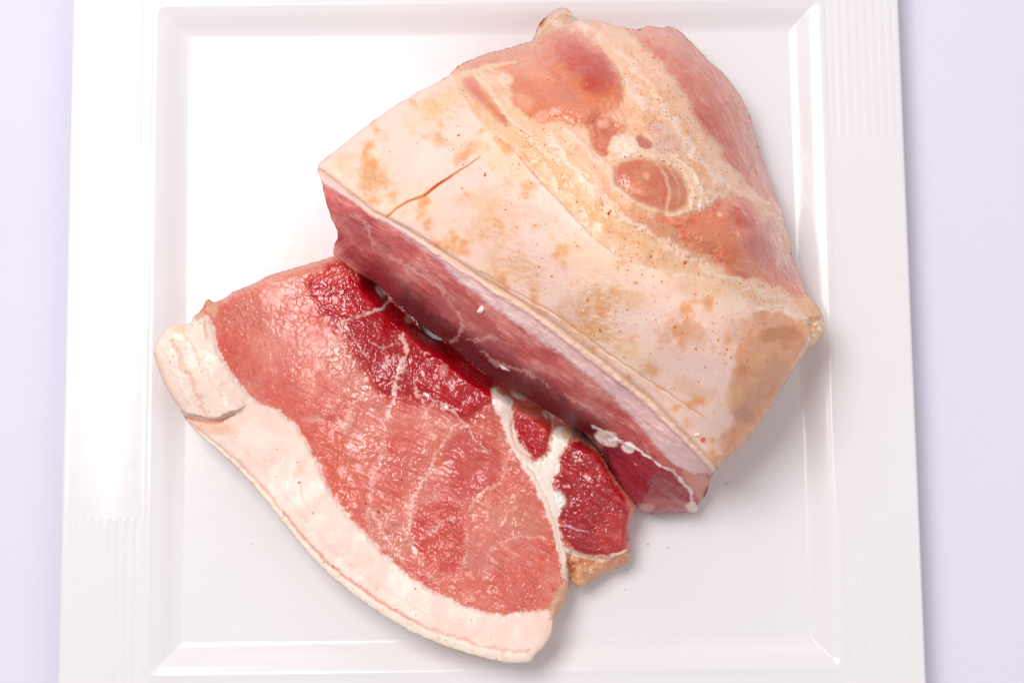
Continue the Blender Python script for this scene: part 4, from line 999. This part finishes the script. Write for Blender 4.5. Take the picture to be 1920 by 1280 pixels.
def scatter_joint():
    s = joint; spots = []
    H, W = s.x.shape
    dens = fbm(s.x, s.y, 60, 3, 900)
    names = [n[0] for n in s.names]
    wt = {'rind': .30, 'fat_cap': 1.0, 'muscle': .35, 'meat_flap': .5, 'fat_knob': .5}
    centres = [(700, 335, 40), (850, 180, 60), (1280, 625, 45), (1220, 693, 16), (1130, 570, 60), (1400, 600, 60), (1450, 620, 50), (1330, 640, 60), (960, 300, 60), (1200, 470, 60),
               (1300, 300, 80), (1240, 200, 60), (1200, 100, 60), (1360, 470, 60), (1000, 480, 50), (1110, 610, 40), (1410, 560, 60)]
    n = 0
    while n < 1700:
        px = random.uniform(600, 1540); py = random.uniform(20, 880)
        j = int((px - s.x[0, 0]) / s.step); i = int((py - s.y[0, 0]) / s.step)
        if not (0 <= i < H and 0 <= j < W) or s.d[i, j] < 4: continue
        w = wt.get(names[s.lab[i, j]], 0)
        if not w: continue
        if names[s.lab[i, j]] == 'muscle' and py > 780: continue
        g = sum(math.exp(-((px - a) ** 2 + (py - b) ** 2) / (2 * (c * .7) ** 2)) for a, b, c in centres)
        if random.random() > w * (.10 + .9 * min(g, 1)) * (0.45 + 1.6 * max(0, dens[i, j] + .15)): continue
        r = random.choice((0.9, 1.0, 1.1, 1.2, 1.3, 1.5, 1.8)) * random.uniform(.7, 1.1)
        if random.random() < .02: r = random.uniform(2.2, 3.4)
        col = random.choice(('f0903e', 'e07430', 'f0a458', 'cc5420', 'f07a38', 'e89450', 'f2b068'))
        spots.append((px, py, r, col, random.uniform(1, 1.8), random.uniform(0, 3.14))); n += 1
    o = flecks('spice_flecks', s, joint_root, spots); o['kind'] = 'stuff'
    s = slice_
    H, W = s.x.shape; spots = [(560, 905, 2.6, 'd8742c', 1, 0), (625, 1062, 2.2, 'c04a20', 1.2, 1), (710, 958, 3.2, 'b03a18', 1.4, 0.4), (686, 942, 2.2, 'b84020', 1.4, 0.9), (884, 1162, 2, 'd89048', 1, 0), (752, 900, 2, '9a1818', 1.3, 0), (778, 1103, 2, 'b06030', 1, 0)]
    while len(spots) < 90:
        px = random.uniform(300, 1180); py = random.uniform(520, 1235)
        j = int((px - s.x[0, 0]) / s.step); i = int((py - s.y[0, 0]) / s.step)
        if not (0 <= i < H and 0 <= j < W) or s.d[i, j] < 4: continue
        nm = s.names[s.lab[i, j]][0]
        if random.random() > {'rind': 1, 'trim': .8, 'fat_band': .2, 'fat_flap': .4}.get(nm, .06): continue
        spots.append((px, py, random.uniform(.7, 1.5), random.choice(('c8743a', 'b85e2c', 'd08a4c', 'b06a3c')), random.uniform(1, 1.6), random.uniform(0, 3)))
    o = flecks('spice_flecks', s, slice_root, spots); o['kind'] = 'stuff'
scatter_joint()

def crumb(name, sheet, px, py, rx, ry, ang, h, col, label, cat, mat='fat', seed=1, lift=0.0):
    """small irregular lump resting on the meat"""
    n, m = 20, 8; V = []; Q = []
    i = sheet.at(px, py); p = Vector(sheet.V[i]); nr = Vector(sheet.N[i])
    if nr.z < 0: nr = -nr
    t = Vector((math.cos(math.radians(ang)), math.sin(math.radians(ang)), 0)); t = (t - nr * t.dot(nr)).normalized(); b = nr.cross(t)
    r = random.Random(seed); lob = [r.uniform(.65, 1.25) for _ in range(n)]
    lob = [(lob[k - 1] + 2 * lob[k] + lob[(k + 1) % n]) / 4 for k in range(n)]
    for j in range(m + 1):
        f = j / m; rr = math.sin(f * math.pi * .5 + 0) if False else math.cos(f * math.pi / 2); hh = math.sin(f * math.pi / 2)
        for k in range(n):
            a = 2 * math.pi * k / n; q = lob[k] * rr * (1 + .08 * math.sin(3 * a + 5 * f))
            V.append(p + t * (rx * UNIT * q * math.cos(a)) + b * (ry * UNIT * q * math.sin(a)) + nr * (h * hh * (1 + .2 * math.sin(2 * a + seed)) - .0004 + lift))
    for j in range(m):
        for k in range(n):
            k2 = (k + 1) % n; Q.append((j * n + k, j * n + k2, (j + 1) * n + k2, (j + 1) * n + k))
    V = np.array([tuple(v) for v in V])
    o = mesh_from(name, V - np.array(tuple(p)), Q, M[mat], None, None, np.tile(lin(col), (len(V), 1)), np.full(len(V), .3))
    o.location = p; o['label'] = label; o['category'] = cat
    return o
crumb('fat_crumb', joint, 901, 581, 11, 6, 40, .0016, 'f6e8e2', 'small white fat crumb stuck in the middle of the rose cut face', 'fat crumb', seed=3)
crumb('fat_crumb', joint, 945, 690, 13, 5, -20, .0010, 'e2c4c8', 'pale smeared fat crumb low on the cut face above the crimson muscle', 'fat crumb', seed=5)
crumb('pepper_flake', joint, 1318, 824, 6, 5, 60, .0012, 'e8481c', 'bright orange red pepper flake at the lower corner of the rind', 'pepper flake', seed=7)
crumb('fat_crumb', joint, 1306, 814, 7, 4, 20, .0010, 'f6e2c8', 'cream fat crumb touching the bright orange pepper flake', 'fat crumb', seed=9)
crumb('pepper_seed', joint, 1191, 871, 3.4, 2.8, 0, .0006, 'e2a048', 'tiny amber seed on the dark red muscle at the lower end of the joint', 'seed', seed=2)

# specks on the plate
def specks():
    V = []; T = []
    for (px, py, r) in [(472, 1020, 1.7), (1173, 1105, 2.1), (1215, 1020, 1.8), (462, 1150, 1.6), (458, 70, 1.6), (346, 58, 1.8), (310, 170, 1.6), (1252, 1026, 1.6), (1640, 1272, 0.1), (1486, 690, 1.6), (1362, 906, 1.8), (1665, 536, 0.1), (930, 1232, 0.1)]:
        if r < 1: continue
        c = P(px, py, 0.0004); k0 = len(V)
        for k in range(7):
            a = k * 2 * math.pi / 7; q = random.uniform(.7, 1.2)
            V.append((c[0] + r * UNIT * q * math.cos(a), c[1] + r * UNIT * q * math.sin(a), 0.0004))
        V.append((c[0], c[1], 0.0004 + r * UNIT * .6))
        for k in range(7): T.append((k0 + k, k0 + (k + 1) % 7, k0 + 7))
    V = np.array(V)
    o = mesh_from('crumbs', V, T, M['spice'], None, None, np.tile(lin('a89c98'), (len(V), 1)), np.zeros(len(V)))
    o['label'] = 'tiny dark specks scattered over the white plate floor'; o['category'] = 'crumbs'; o['kind'] = 'stuff'
specks()
